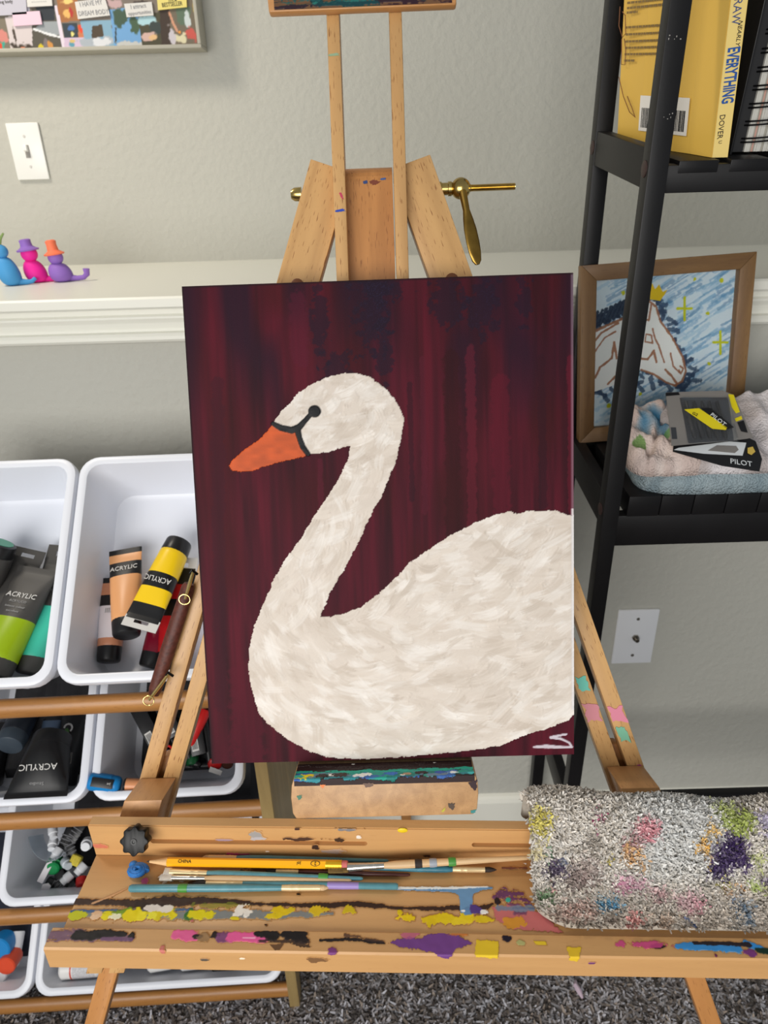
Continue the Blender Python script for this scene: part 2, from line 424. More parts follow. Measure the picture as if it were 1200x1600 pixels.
def leg(side):
    cx = -0.0405 * 1 if side < 0 else 0.0360
    k = 0.338
    f = lambda s, off: side * (0.059 if side < 0 else 0.0535) + side * k * (0.577 - s) - side * off
    ax = Vector((side * -k, 0, 1)).normalized(); lx = Vector((0, 1, 0)).cross(ax)
    L = RM(lx, (0, 1, 0), ax, (f(0.577, 0.02), 0, 0.577)); Li = L.inverted()
    def cv(pts): return [((Li @ Vector((x, 0, s))).x, (Li @ Vector((x, 0, s))).z) for x, s in pts]
    W = 0.0415; b0, b1 = 0.0170, 0.0245; sb = -0.252; st = 0.25
    lim = -0.0285 if side < 0 else 0.0185
    si = 0.577 - ((abs(lim) - (0.059 if side < 0 else 0.0535) + W) / k)
    out = [(f(0.577, 0), 0.577), (lim, 0.566), (lim, si), (f(sb, W), sb), (f(sb, b1), sb), (f(st, b1), st), (f(st + .004, (b0 + b1) / 2), st + .004), (f(st, b0), st), (f(sb, b0), sb), (f(sb, 0), sb)]
    o = MB().prism(cv(out), 0.0355, 0.0530, bev=0.0008).build('leg', BEECH, easel, EM @ L)
    # clamp block that joins the two rails of the leg, in front of them
    bl = [(f(-0.031, 0.001), -0.031), (f(-0.031, 0.0385), -0.031), (f(-0.11, 0.0385), -0.11), (f(-0.11, 0.001), -0.11)]
    MB().prism(cv(bl), -0.010, 0.035, bev=0.001).build('end_block', wood('beech_block', (216, 162, 106), (130, 82, 46), 0.3, 1, 0.45, 0.4), o, EM @ L)
    # sliding extension running down to the carpet
    c0 = 0.0205; e = 0.0105
    pts = [(f(-0.020, c0 + e), -0.022), (f(-0.016, c0 + e * .5), -0.016), (f(-0.016, c0 - e * .5), -0.016), (f(-0.022, c0 - e), -0.022),
           (f(-0.835, c0 - e), -0.835), (f(-0.835, c0 + e), -0.835)]
    MB().prism(cv(pts), 0.0535, 0.0690, bev=0.0012).build('leg_extension', BEECH_D, o, EM @ L)
    sb2 = [(f(-0.205, -0.001), -0.205), (f(-0.205, W + 0.001), -0.205), (f(-0.252, W + 0.001), -0.252), (f(-0.252, -0.001), -0.252)]
    # dowel peg showing near the top edge of the canvas
    p = Li @ Vector((f(0.462, 0.021), 0, 0.462))
    MB().lathe([(0.0062, 0), (0.0062, 0.0012), (0.005, 0.002)], 16, M=Matrix.Translation((p.x, 0.0357, p.z)) @ Matrix.Rotation(R(90), 4, 'X')).build('dowel', DARKB, o, EM @ L)
    return o
legL = leg(-1); legR = leg(1)
# paint smeared on the right-hand leg
def smear(parent, pts, rgb, t=0.0352, name='paint_smear', seed=2):
    r = random.Random(seed); bm = MB(); c = Vector((sum(p[0] for p in pts) / len(pts), 0, sum(p[1] for p in pts) / len(pts)))
    P = []
    for i in range(len(pts)):
        a = Vector((pts[i][0], 0, pts[i][1])); b = Vector((pts[(i + 1) % len(pts)][0], 0, pts[(i + 1) % len(pts)][1]))
        for k in range(5):
            q = a.lerp(b, k / 5); d = (q - c); q = c + d * (1 + r.uniform(-0.34, 0.12)); P.append((q.x, q.z))
    bm.prism(P, t - 0.0004, t + 0.0002)
    return bm.build(name, mat('smear_%d_%d_%d' % rgb, rgb, 0.5), parent, EM)
def band(side, s0, s1, o0, o1):
    f = lambda s, off: side * 0.0535 + side * 0.338 * (0.577 - s) - side * off
    return [(f(s0, o0), s0), (f(s0, o1), s0), (f(s1, o1), s1), (f(s1, o0), s1)]
smear(legR, band(1, 0.033, 0.016, 0.001, 0.0165), (214, 130, 150))
smear(legR, band(1, 0.013, -0.006, 0.005, 0.0150), (120, 180, 150), seed=4)
smear(legR, band(1, 0.036, 0.017, 0.0250, 0.0410), (198, 128, 136), seed=5)
smear(legR, band(1, 0.066, 0.050, 0.0270, 0.0385), (106, 190, 170), seed=6)
smear(legR, band(1, -0.030, -0.036, 0.002, 0.007), (170, 40, 140), seed=7)

# central block that heads the rear leg
rt = []
for k in range(7):
    a = R(90) * k / 6; rt.append((0.041 + 0.012 * (1 - math.sin(a)), 0.5605 + 0.0115 * (1 - math.cos(a)) * 0 + 0.012 * (1 - (1 - math.cos(a))) ))
M_rot = RM((0, 1, 0), (-1, 0, 0), (0, 0, 1), (0, 0, 0))
side = [(0.041, 0.30)] + [(0.041 + 0.016 * (1 - math.cos(R(15 * k))), 0.5575 + 0.016 * math.sin(R(15 * k))) for k in range(7)] + [(0.086, 0.5735), (0.094, 0.566), (0.094, 0.30)]
rear = MB().prism(side, -0.0175, 0.0272).build('rear_leg', BEECH_D, easel, EM @ M_rot)
a = EM @ Vector((-0.004, 0.068, 0.47)); b = Vector((0.030, 1.035, 0.006))
Mx, ln = along(a, b, (0, -1, 0))
MB().box(-0.010, 0.010, -0.010, 0.010, 0, ln, 0.0015).build('leg_extension', BEECH_D, rear, Mx)
for pts, c in (([(-.006, .5565), (.0005, .5585), (.006, .556), (.003, .5535), (-.002, .553)], (120, 60, 40)), ([(-.011, .557), (-.006, .558), (-.006, .555), (-.010, .554)], (50, 70, 120)), ([(.006, .559), (.012, .5595), (.011, .5575), (.006, .5572)], (60, 90, 150))):
    smear(rear, pts, c, 0.0410, seed=3)
for pts, c in (([(-.0372, .5255), (-.028, .527), (-.0275, .5245), (-.0365, .5235)], (40, 70, 170)), ([(-.033, .5415), (-.030, .541), (-.0285, .535), (-.0305, .5355)], (190, 60, 90)),
               ([(-.0375, .6615), (-.0275, .6625), (-.0275, .6600), (-.0375, .6595)], (150, 175, 140))):
    smear(easel, pts, c, 0.0220, seed=3)

# brass clamp bolt with its paddle lever
MXX = Matrix.Rotation(R(90), 4, 'Y')          # local z -> easel x
wb = MB()
th = []
for k in range(34): th += [(0.0034, 0.092 + k * 0.00125), (0.0028, 0.092 + k * 0.00125 + 0.0006)]
wb.lathe([(0.0065, 0.0525), (0.0065, 0.064), (0.0055, 0.0645), (0.0055, 0.070), (0.0065, 0.0705), (0.0065, 0.0735), (0.0050, 0.075)], 20, M=MXX)
wb.ball((0.0825, 0, 0), 0.0098, mi=0)
wb.lathe([(0.0042, 0.090)] + th + [(0.003, 0.1345)], 12, M=MXX)
bolt = wb.build('clamp_bolt', BRASS, easel, EM @ Matrix.Translation((0, 0.045, 0.5485)))
MB().lathe([(0.0002, -0.0805), (0.004, -0.080), (0.006, -0.077), (0.0065, -0.070)], 16, M=MXX).build('bolt_head', BRASS, easel, EM @ Matrix.Translation((0, 0.045, 0.5485)))
lv = MB()
bm = bmesh.new()
prof = [(0, .0040, .0040), (.010, .0036, .0036), (.018, .0034, .0032), (.026, .0052, .0028), (.036, .0068, .0025), (.048, .0072, .0022), (.058, .0066, .0021), (.066, .0050, .0020), (.0695, .0022, .0016)]
rings = []
for d, w, tk in prof:
    rings.append([bm.verts.new((w * math.cos(k * math.pi / 8), tk * math.sin(k * math.pi / 8), -d)) for k in range(16)])
for i in range(len(rings) - 1):
    for k in range(16): bm.faces.new((rings[i][k], rings[i + 1][k], rings[i + 1][(k + 1) % 16], rings[i][(k + 1) % 16]))
bm.faces.new(rings[-1]); bm.faces.new(rings[0][::-1])
lv.frombm(bm, 0, None, True)
lv.build('lever', mat('brass_dull', (150, 118, 56), 0.3, 0.5, 1.0, noise=0.2, nscale=80), bolt,
         EM @ Matrix.Translation((0.0835, 0.040, 0.5445)) @ Matrix.Rotation(R(-11), 4, 'Y') @ Matrix.Rotation(R(20), 4, 'Z'))

# top canvas clamp (only its lower edge is in view)
tc = MB().prism([(-0.0885, 0.6935), (0.0785, 0.6935), (0.0785, 0.755), (-0.0925, 0.755)], 0.0125, 0.0215, bev=0.002).build('top_clamp', BEECHX, easel, EM)
ras = Ras(0.158, 0.050, 240, 84, (112, 80, 56), -0.0835, 0.6950, 41)
for k in range(26):
    u = NP.uniform(-0.085, 0.075); v = 0.6950 + abs(NP.normal(0, .012)); c = [(28, 92, 92), (16, 44, 50), (40, 120, 112), (52, 30, 40), (22, 60, 66)][k % 5]
    if u > 0.045 and k % 3: continue
    ras.line([(u - .03, v), (u + .02, v + NP.uniform(-.003, .003))], NP.uniform(.004, .010), c, 0.5, 0.9, 0.0004, dry=0.3)
ras.mesh('paint_layer', cmat('wet_paint', 0.45, 0.25), tc, EM @ Matrix.Translation((0, 0.0123, 0)))

# lower canvas support, lip crusted with paint
sp = MB().prism([(-0.0935, -0.0035), (-0.0955, -0.010), (-0.0965, -0.022), (-0.0955, -0.037), (-0.0925, -0.0425), (0.0755, -0.0425), (0.079, -0.037), (0.0805, -0.022), (0.080, -0.010), (0.078, -0.0035)], -0.030, 0.0215, bev=0.0012)
support = sp.build('canvas_support', ENDG, easel, EM)
ras = Ras(0.170, 0.0385, 560, 130, (46, 30, 30), -0.0928, 0.0, 51)
V = lambda f: 0.0385 * f
for k in range(70):
    u = NP.uniform(-.093, .077); v = V(NP.uniform(.18, .40)); w = NP.uniform(.003, .008)
    c = [(36, 150, 132), (70, 120, 180), (52, 140, 150), (60, 100, 170), (110, 130, 150), (30, 120, 110)][NP.randint(6)]
    ras.line([(u - NP.uniform(.002, .010), v), (u + NP.uniform(.002, .010), v + NP.uniform(-.002, .002))], w, c, .5, .95, .0006)
for k in range(26):
    u = NP.uniform(-.093, .077); ras.line([(u - .008, V(NP.uniform(.45, .56))), (u + .008, V(NP.uniform(.45, .58)))], .005, (38, 164, 142), .6, .9, .0005)
for u, c, ru in ((-.086, (240, 214, 30), .008), (-.079, (236, 208, 40), .005), (-.058, (236, 230, 222), .006), (-.030, (236, 232, 226), .007), (-.025, (240, 236, 230), .006), (.010, (232, 228, 226), .003), (.057, (236, 240, 238), .005), (-.066, (60, 40, 36), .007), (-.05, (60, 40, 36), .008), (.028, (50, 34, 34), .006), (.014, (176, 140, 110), .005), (.0, (60, 110, 190), .006), (.045, (60, 90, 170), .005), (.075, (70, 190, 190), .004), (-.09, (60, 170, 150), .006)):
    ras.blob(u, V(NP.uniform(.22, .38)), ru, ru * .5, c, .5, 1, .001)
for k in range(30):
    u = NP.uniform(-.093, .077); ras.blob(u, V(NP.uniform(.58, .95)), .010, .0022, (44, 28, 28), .6, .9, .0007)
ras.blob(-.038, V(.93), .002, .001, (240, 236, 230), .4); ras.blob(.041, V(.9), .002, .001, (240, 236, 230), .4)
def lipcurve(U, Vv, z):
    f = Vv / 0.0385
    t = np.where(f < 0.16, -0.030, -0.030 + (f - 0.16) / 0.84 * 0.0305); s = np.where(f < 0.16, -0.0035 - 0.0062 * (1 - f / 0.16), -0.0035)
    yy = np.where(f < 0.16, t - z - .0002, t); zz = np.where(f < 0.16, s, s + z + .0002)
    return np.stack([U, yy, zz], -1)
ras.mesh('paint_layer', cmat('wet_paint', 0.45, 0.25), support, EM, curve=lipcurve)
for pts, c, t in (([(-.091, -.019), (-.086, -.018), (-.086, -.022), (-.090, -.024)], (70, 120, 96), -.030), ([(.070, -.010), (.0795, -.0065), (.0795, -.018), (.076, -.019), (.073, -.014)], (44, 22, 30), -.030),
                  ([(.051, -.030), (.058, -.030), (.058, -.036), (.055, -.038), (.052, -.034)], (78, 62, 50), -.030), ([(-.028, -.008), (-.018, -.008), (-.018, -.012), (-.027, -.013)], (110, 86, 74), -.030),
                  ([(-.069, -.0085), (-.063, -.0085), (-.066, -.013)], (230, 130, 70), -.030), ([(.045, -.038), (.049, -.034), (.049, -.037), (.046, -.040)], (180, 176, 60), -.030), ([(.073, -.038), (.0785, -.037), (.077, -.041), (.072, -.041)], (50, 130, 130), -.030)):
    smear(support, pts, c, t, seed=9)

# ---------------------------------------------------------------- the swan painting
CW, CH = 0.356, 0.457
painting = root('canvas_painting', EM @ Matrix.Translation((0, 0, 0)), 'maroon stretched canvas painted with a white swan, resting on the easel', 'painting')
MB().box(-CW / 2, CW / 2, 0.0004, 0.019, 0.0, CH, 0.0012).build('canvas_wrap', mat('canvas_side', (52, 18, 28), 0.6, 0.3, noise=0.35, nscale=90), painting, EM)
NX, NY = 470, 604
ras = Ras(CW, CH, NX, NY, (74, 18, 34), -CW / 2, 0.0, 61)
# dark red ground brushed on in upright strokes
s1 = vnoise(NY, NX, 200, 9, 62); s2 = vnoise(NY, NX, 120, 22, 63); s3 = vnoise(NY, NX, 60, 3.2, 64); s4 = vnoise(NY, NX, 90, 40, 65)
k = np.clip((s1 * .45 + s2 * .4 + s3 * .25 - .18) * 1.5, 0, 1)
k = np.clip((k - .5) * .9 + .42, 0, 1)
A = np.array((54, 13, 24.)); B = np.array((104, 20, 40.))
ras.c = A * (1 - k[..., None]) + B * k[..., None]
ras.put(np.clip((s4 - .5) * 3, 0, 1), (66, 16, 18), .45)
vv = ras.V / CH; uu = (ras.U + CW / 2) / CW
nv = np.clip((vnoise(NY, NX, 130, 34, 66) - .38) * 3.2, 0, 1) * np.clip((vv - .72 + .10 * (vnoise(NY, NX, 200, 30, 67) - .5)) * 6, 0, 1)
ras.put(nv, (40, 18, 38), .75)
for px, py, w, h_ in ((583, 480, 26, 62), (600, 545, 14, 50), (755, 478, 28, 45), (702, 470, 30, 40), (820, 468, 14, 40), (590, 450, 44, 20), (500, 500, 14, 60), (530, 590, 26, 40)):
    x, s_ = ep(px, py); ras.blob(x, s_, w * .00058, h_ * .00060, (32, 20, 40), .7, .55)
spk = NP.rand(NY, NX)
nm = np.clip((50 - ras.c[..., 0]) / 25, 0, 1) * (vv > .7)
ras.put(nm * (spk > .84), (70, 80, 128), .38)
for px, y0, y1, w, c in ((735, 545, 900, 16, (120, 28, 48)), (705, 560, 860, 26, (52, 12, 16)), (660, 560, 800, 10, (96, 24, 44)), (640, 600, 780, 9, (44, 12, 26)), (845, 560, 790, 14, (50, 14, 28)), (890, 560, 800, 12, (124, 22, 46)), (500, 720, 900, 10, (104, 24, 48)), (340, 600, 1100, 22, (66, 18, 34)), (465, 470, 560, 30, (96, 22, 46)), (385, 1060, 1180, 60, (96, 16, 38)), (780, 600, 800, 30, (106, 18, 40))):
    ras.line([ep(px, y0), ep(px + 4, y1)], w * .0006, c, .5, .5)
SW = [(425,664),(429,657),(439,644),(451,631),(467,613),(488,600),(515,588),(536,583),(557,583),(581,591),(599,604),(617,624),(627,643),(632,657),(630,669),(625,696),(617,726),(608,747),(597,774),(590,785),(578,807),(569,829),(548,873),(527,907),(512,935),(501,964),(516,963),(538,958),(561,950),(589,930),(620,901),(641,878),(672,857),(703,837),(744,816),(781,802),(799,799),(803,803),(832,798),(868,797),(884,804),(899,807),(899,1112),(889,1125),(858,1137),(817,1150),(781,1165),(750,1170),(713,1175),(662,1180),(610,1184),(558,1186),(512,1183),(486,1175),(450,1155),(419,1131),(403,1111),(393,1075),(388,1044),(390,1007),(398,976),(411,945),(429,904),(450,868),(470,842),(491,806),(509,780),(525,756),(539,729),(546,709),(547,696),(533,700),(515,706),(484,710),(470,690),(455,672)]
swp = [ep(*p) for p in SW]
swp = [(min(x, CW / 2 + .002), s) for x, s in swp]
m_sw = ras.inside(swp, 0.0012)
ras.c = ras.c * .86
bg = ras.c.copy()
ras.c[m_sw] = (210, 198, 186)
ras.z[m_sw] = 0.0004
def dab(u, v, ang, ln, wd, curv, rgb, zz, a=.85):
    du = CW / (NX - 1); i0 = int((u - ln + CW / 2) / du); i1 = int((u + ln + CW / 2) / du) + 1; j0 = int((v - ln) / du); j1 = int((v + ln) / du) + 1
    i0, j0, i1, j1 = max(i0, 0), max(j0, 0), min(i1, NX), min(j1, NY)
    if i1 <= i0 or j1 <= j0: return
    X = ras.U[j0:j1, i0:i1] - u; Y = ras.V[j0:j1, i0:i1] - v; c, q = math.cos(ang), math.sin(ang)
    p = (X * c + Y * q) / ln; w = (-X * q + Y * c) / wd + curv * (p * p * 4 - .4)
    br = np.interp(w * .5 + .5, np.linspace(0, 1, 12), NP.rand(12))
    m = np.clip((1 - np.abs(p) * 2 + (br - .5) * .7) * 3, 0, 1) * np.clip((1 - np.abs(w)) * 4, 0, 1)
    m = m * m_sw[j0:j1, i0:i1]
    mm = (m * a * (.55 + .45 * br))[..., None]
    ras.c[j0:j1, i0:i1] = ras.c[j0:j1, i0:i1] * (1 - mm) + np.array(rgb) * mm
    rid = m * zz * .40 * (.35 + .8 * br + .9 * np.exp(-((p - .42) / .07) ** 2) + .6 * np.exp(-((np.abs(w) - .85) / .12) ** 2))
    ras.z[j0:j1, i0:i1] = np.where(m > .3, .0004 + rid, ras.z[j0:j1, i0:i1])
lo = np.array([min(p[0] for p in swp), min(p[1] for p in swp)]); hi = np.array([max(p[0] for p in swp), max(p[1] for p in swp)])
cnt = 0
while cnt < 1700:
    u, v = NP.uniform(lo[0], hi[0]), NP.uniform(lo[1], hi[1])
    i = int((u + CW / 2) / CW * (NX - 1)); j = int(v / CH * (NY - 1))
    if not (0 <= i < NX and 0 <= j < NY and m_sw[j, i]): continue
    cnt += 1
    if v > 0.145 and u < 0.03:                        # head and neck
        ang = (0.5 if v > .28 else 0.95) + NP.normal(0, .55); ln, wd = NP.uniform(.012, .030), NP.uniform(.003, .006)
    else:                                             # body
        f = np.clip((u + .12) / .28, 0, 1); ang = -1.1 * (1 - f) ** 2 + 0.42 * f + NP.normal(0, .35); ln, wd = NP.uniform(.014, .036), NP.uniform(.0028, .0062)
    g = NP.rand(); base = np.array((223, 211, 198)) if g < .5 else (np.array((242, 235, 227)) if g < .78 else np.array((205, 191, 176)))
    dab(u, v, ang, ln, wd, NP.normal(-.25, .25), base * .945 + NP.normal(0, 4), NP.uniform(.0003, .0010), NP.uniform(.4, .75))
# beak, eye and lore
BK = [(358,728),(363,719),(379,705),(405,687),(427,664),(445,672),(466,674),(471,692),(481,710),(477,713),(429,724),(392,736),(376,737),(363,735)]
m_bk = ras.inside([ep(*p) for p in BK], 0.0006)
ras.c[m_bk] = (190, 80, 32)
ras.c = np.where(m_bk[..., None], np.clip(ras.c * (0.93 + .16 * vnoise(NY, NX, 4, 10, 77))[..., None], 0, 255), ras.c); ras.z[m_bk] = .0006
bkm = np.zeros((NY, NX), bool)
h0 = ras.hit.copy(); ras.hit[:] = 0
for pts, w in (([(427,662),(440,669),(456,672),(467,668),(477,657),(487,646)], [8,11,12,12,9,8]), ([(465,670),(468,684),(473,698),(481,709)], [12,10,10,9])):
    ras.line([ep(*p) for p in pts], [q * .00059 for q in w], (9, 10, 14), .12, 1, .0011)
x, s_ = ep(491.5, 642.7); ras.blob(x, s_, .0064, .0060, (10, 12, 16), .06, 1, .0014)
m_ey = ras.hit > .5
# silver initial in the corner
ras.hit[:] = 0
for pts, w in (([(885,1147),(868,1150),(862,1152)], [4,5,6]), ([(861,1152),(876,1154),(889,1160),(894,1167)], [6,5,4,4]), ([(894,1167),(870,1167),(852,1166),(834,1167)], [4,6,8,4])):
    ras.line([ep(*p) for p in pts], [q * .00059 for q in w], (196, 186, 194), .15, 1, .0007)
m_sg = ras.hit > .5
# worn, paint-rubbed right-hand edge and dark outer rim
ed = (CW / 2 - ras.U)
rim = np.clip((.0026 - ed) / .0008, 0, 1) * (vv > .10)
ras.put(rim, (150, 136, 146), .55); ras.put(rim * (vv < .53), (228, 226, 224), .8)
ras.put(np.clip((.0018 - (CH - ras.V)) / .0006, 0, 1) + np.clip((.0018 - (ras.U + CW / 2)) / .0006, 0, 1), (30, 12, 18), .7)
own = np.zeros((NY, NX), int); own[m_sw] = 1; own[m_bk] = 2; own[m_ey] = 3; own[m_sg] = 4
CV = cmat('canvas_paint', 0.6, 0.14, 0.3, 1100)
IMP = cmat('thick_paint', 0.5, 0.22, 0.15, 700)
ras.mesh('canvas', CV, painting, EM, own == 0)
ras.mesh('painted_swan', IMP, painting, EM, own == 1, label='thick creamy white swan body and neck')
ras.mesh('painted_beak', IMP, painting, EM, own == 2, label='orange beak')
ras.mesh('painted_eye', IMP, painting, EM, own == 3, label='black eye and lore line')
ras.mesh('initial', IMP, painting, EM, own == 4, label='silver painted initial')

# ---------------------------------------------------------------- paint tray fixed to the easel legs
t_x = Vector((1, -0.036, -0.014)).normalized(); t_z = Vector((0.014, 0, 1)); t_z = (t_z - t_x * t_z.dot(t_x)).normalized(); t_y = t_z.cross(t_x)
TM = RM(t_x, t_y, t_z, (-0.067, 0.4516, 0.713)); TMI = TM.inverted()
def tz(px, py, z=0.0):
    q = TMI @ at(px, py, TM @ Vector((0, 0, z)), t_z); return (q.x, q.y)
def ty(px, py, y=0.0):
    q = TMI @ at(px, py, TM @ Vector((0, y, 0)), t_y); return (q.x, q.z)
TRW = wood('tray_beech', (206, 158, 102), (156, 108, 62), 0.12, 0, 0.45, 0.25)
TX0, TX1, TF, TBH = -0.2215, 0.44, -0.0735, 0.0405
tray = MB().box(TX0, TX1, TF, 0.011, -0.009, -0.0003, 0.001).build('tray', TRW, easel, TM)
s0 = ty(236, 1320)[0]; s1 = ty(574, 1320)[0]; s2 = ty(737, 1322)[0]
zs0, zs1 = ty(480, 1320.5)[1], ty(480, 1313.5)[1]
BX0 = ty(150, 1335)[0]
bb = MB()
outl = [(BX0, 0.0), (TX1, 0.0), (TX1, TBH), (BX0 - 0.001, TBH)]
bb.box(BX0, TX1, 0.0, 0.011, 0.0, zs0); bb.box(BX0, TX1, 0.0, 0.011, zs1, TBH - 0.001)
bb.prism([(BX0, TBH - .001), (TX1, TBH - .001), (TX1, TBH), (BX0 + .001, TBH)], 0.001, 0.010)
for a, b in ((BX0, s0), (s1, s2), (0.36, TX1)): bb.box(a, b, 0.0, 0.011, zs0, zs1)
bb.box(s0, 0.36, 0.0045, 0.011, zs0, zs1)
for cx_, sg in ((s0, 1), (s1, -1), (s2, 1)):
    r_ = (zs1 - zs0) / 2; zc = (zs0 + zs1) / 2
    for q in (1, -1):
        P = [(cx_, zc + q * r_)] + [(cx_ + sg * r_ * (1 - math.cos(R(15 * k))), zc + q * r_ * math.sin(R(90 - 0 * k)) if k == 0 else zc + q * r_ * math.sqrt(max(0, 1 - math.cos(R(15 * k)) ** 2))) for k in range(1, 7)]
        bb.prism([(cx_, zc + q * r_), (cx_, zc)] + [(cx_ + sg * r_ * (1 - math.cos(R(15 * k))), zc + q * r_ * math.sin(R(15 * k))) for k in range(1, 7)], 0.0, 0.0046)
bb.build('back_board', TRW, tray, TM, auto=False)
RX0 = -0.229
MB().prism([(-0.0735, -0.0240), (-0.0915, -0.0240), (-0.0925, -0.0225), (-0.0925, 0.0015), (-0.0910, 0.0030), (-0.0745, 0.0030), (-0.0735, 0.0020)], -TX1 - .0, -RX0, M=RM((0, 1, 0), (-1, 0, 0), (0, 0, 1), (0, 0, 0))).build('front_rail', TRW, tray, TM)
# painted floor of the tray
PAINT = cmat('wet_paint', 0.45, 0.25)
def woodbase(ras, c, d, seed, amt=.5):
    q = vnoise(ras.ny, ras.nx, 5, 120, seed) * .6 + vnoise(ras.ny, ras.nx, 2, 60, seed + 1) * .4
    q = np.clip((q - .3) * 1.8, 0, 1)[..., None] * amt; ras.c = np.array(c) * (1 - q) + np.array(d) * q
ras = Ras(TX1 - TX0, -TF, 980, 112, (206, 150, 90), TX0, TF, 71)
f = lambda px, py: tz(px, py)
PX = 0.00062
def sm(pts, w, c, rag=.5, a=1, z=.0004, dry=0.0): ras.line([f(*p) for p in pts], [q * PX * 1.25 for q in w] if isinstance(w, list) else w * PX * 1.25, c, rag, a, z, dry)
def bl(px, py, ru, rv, c, rag=.5, a=1, z=.0006, dry=0.0): ras.blob(*f(px, py), ru * PX, rv * PX * 1.25, c, rag, a, z, 0, dry)
sm([(100, 1428), (300, 1430), (430, 1430), (520, 1428)], [10, 13, 12, 5], (112, 128, 140), .6, .9)
sm([(105, 1425), (200, 1423), (300, 1422)], 5, (50, 90, 150), .7, .9)
sm([(112, 1409), (180, 1411), (215, 1414), (250, 1410), (320, 1408), (390, 1410)], [9, 10, 14, 16, 11, 3], (62, 42, 34), .45)
sm([(215, 1413), (235, 1420), (262, 1414)], [8, 10, 4], (50, 34, 28), .4)
sm([(330, 1411), (500, 1416), (570, 1415), (610, 1419), (680, 1420), (760, 1418), (770, 1413)], [3, 6, 7, 4, 6, 7, 3], (58, 38, 30), .7)
sm([(460, 1415), (560, 1413), (600, 1415)], [5, 8, 3], (54, 36, 28), .5)
bl(345, 1415, 40, 4, (120, 124, 40), .5, .8)
for px, py, ru, rv, c in ((120, 1431, 18, 5, (196, 196, 30)), (170, 1431, 14, 6, (230, 214, 20)), (195, 1427, 20, 7, (120, 150, 30)), (178, 1434, 10, 5, (240, 236, 200)), (208, 1430, 14, 8, (232, 210, 10)), (222, 1431, 8, 6, (240, 222, 40)), (245, 1429, 14, 8, (214, 196, 20)), (262, 1427, 16, 7, (226, 206, 20)), (238, 1432, 8, 5, (236, 226, 60)), (298, 1430, 12, 7, (60, 110, 50)), (312, 1430, 20, 6, (224, 208, 20)), (240, 1420, 14, 4, (226, 214, 204)), (260, 1421, 10, 4, (230, 220, 210)), (150, 1430, 9, 7, (224, 182, 142)), (147, 1434, 7, 5, (232, 196, 160)), (376, 1424, 13, 9, (238, 230, 218)), (384, 1431, 6, 4, (240, 234, 224)), (368, 1436, 8, 3, (226, 206, 30)),
        (440, 1424, 16, 5, (222, 190, 20)), (428, 1432, 10, 4, (224, 196, 24)), (498, 1424, 14, 6, (216, 184, 30)), (543, 1422, 13, 6, (206, 180, 30)), (456, 1422, 9, 4, (214, 186, 30)),
        (634, 1433, 14, 6, (230, 198, 24)), (625, 1429, 6, 4, (226, 196, 24)), (678, 1436, 18, 6, (222, 190, 24)), (705, 1437, 22, 7, (228, 200, 26)), (728, 1434, 14, 7, (232, 204, 30)), (755, 1437, 16, 5, (220, 190, 30)), (670, 1441, 4, 6, (220, 190, 24)), (716, 1441, 12, 4, (236, 208, 40))):
    bl(px, py, ru, rv, c)
ras.poly([f(768, 1420), f(800, 1412), f(850, 1428), f(880, 1458), f(800, 1452), f(776, 1438)], (196, 96, 118), .002, .85, .0004)
ras.poly([f(785, 1436), f(815, 1432), f(825, 1446), f(800, 1452), f(786, 1446)], (214, 150, 40), .002, .9, .0006)
sm([(775, 1402), (790, 1396), (812, 1400), (830, 1420)], [10, 14, 14, 8], (96, 52, 96), .7, .95, .0005, .15)
sm([(795, 1404), (812, 1422)], [14, 20], (104, 58, 100), .7, .9, .0005, .2)
bl(777, 1408, 5, 5, (40, 26, 30), .4); bl(794, 1407, 4, 3, (60, 170, 150), .3); sm([(780, 1420), (832, 1420)], 8, (92, 130, 170), .6, .8)
sm([(540, 1388), (620, 1389), (720, 1391), (768, 1388)], [2, 5, 8, 4], (100, 142, 182), .3)
ras.poly([f(690, 1389), f(765, 1387), f(740, 1397), f(736, 1428), f(720, 1428), f(716, 1400)], (108, 150, 190), .0008, 1, .0004)
sm([(548, 1387), (620, 1388), (700, 1388), (762, 1386)], [2, 4, 4, 2], (236, 236, 232), .6, 1, .0006)
bl(730, 1424, 8, 5, (100, 140, 184), .4); bl(744, 1422, 9, 6, (84, 60, 130), .4); bl(757, 1426, 6, 3, (236, 234, 232), .4); bl(724, 1424, 4, 1.5, (240, 240, 240), .3)
bl(270, 1372, 17, 7, (238, 234, 226), .5); bl(255, 1369, 10, 4, (236, 232, 224), .5); bl(282, 1376, 8, 4, (236, 230, 220), .5)
bl(227, 1377, 6, 5, (206, 96, 140), .5); bl(460, 1360, 80, 5, (70, 40, 30), .5, .9); bl(480, 1359, 40, 3, (110, 80, 60), .9, .8)
sm([(600, 1348), (660, 1345)], 5, (90, 60, 40), .7, .6); sm([(785, 1357), (822, 1357)], 3, (80, 40, 60), .8, .8); bl(310, 1379, 16, 4, (70, 50, 40), .5, .8)
for px, py, c in ((466, 1398, (30, 26, 24)), (415, 1446, (60, 40, 30)), (300, 1440, (210, 120, 130)), (360, 1395, (200, 150, 120)), (820, 1350, (240, 240, 240)), (640, 1341, (110, 80, 50))): bl(px, py, 3, 1.5, c, .3)
sm([(145, 1412), (170, 1402), (185, 1395), (205, 1385)], [3, 3, 2, 1], (214, 164, 120), .6, .9)
woodmask = ras.hit.copy(); paintc = ras.c.copy()
woodbase(ras, (208, 152, 90), (186, 128, 70), 72, .6)
ras.c = ras.c * (1 - woodmask[..., None]) + paintc * woodmask[..., None]
ras.mesh('paint_layer', PAINT, tray, TM, ras.hit > .06, lift=0.0002, curve=lambda U, Vv, z: np.stack([U, Vv, z], -1))
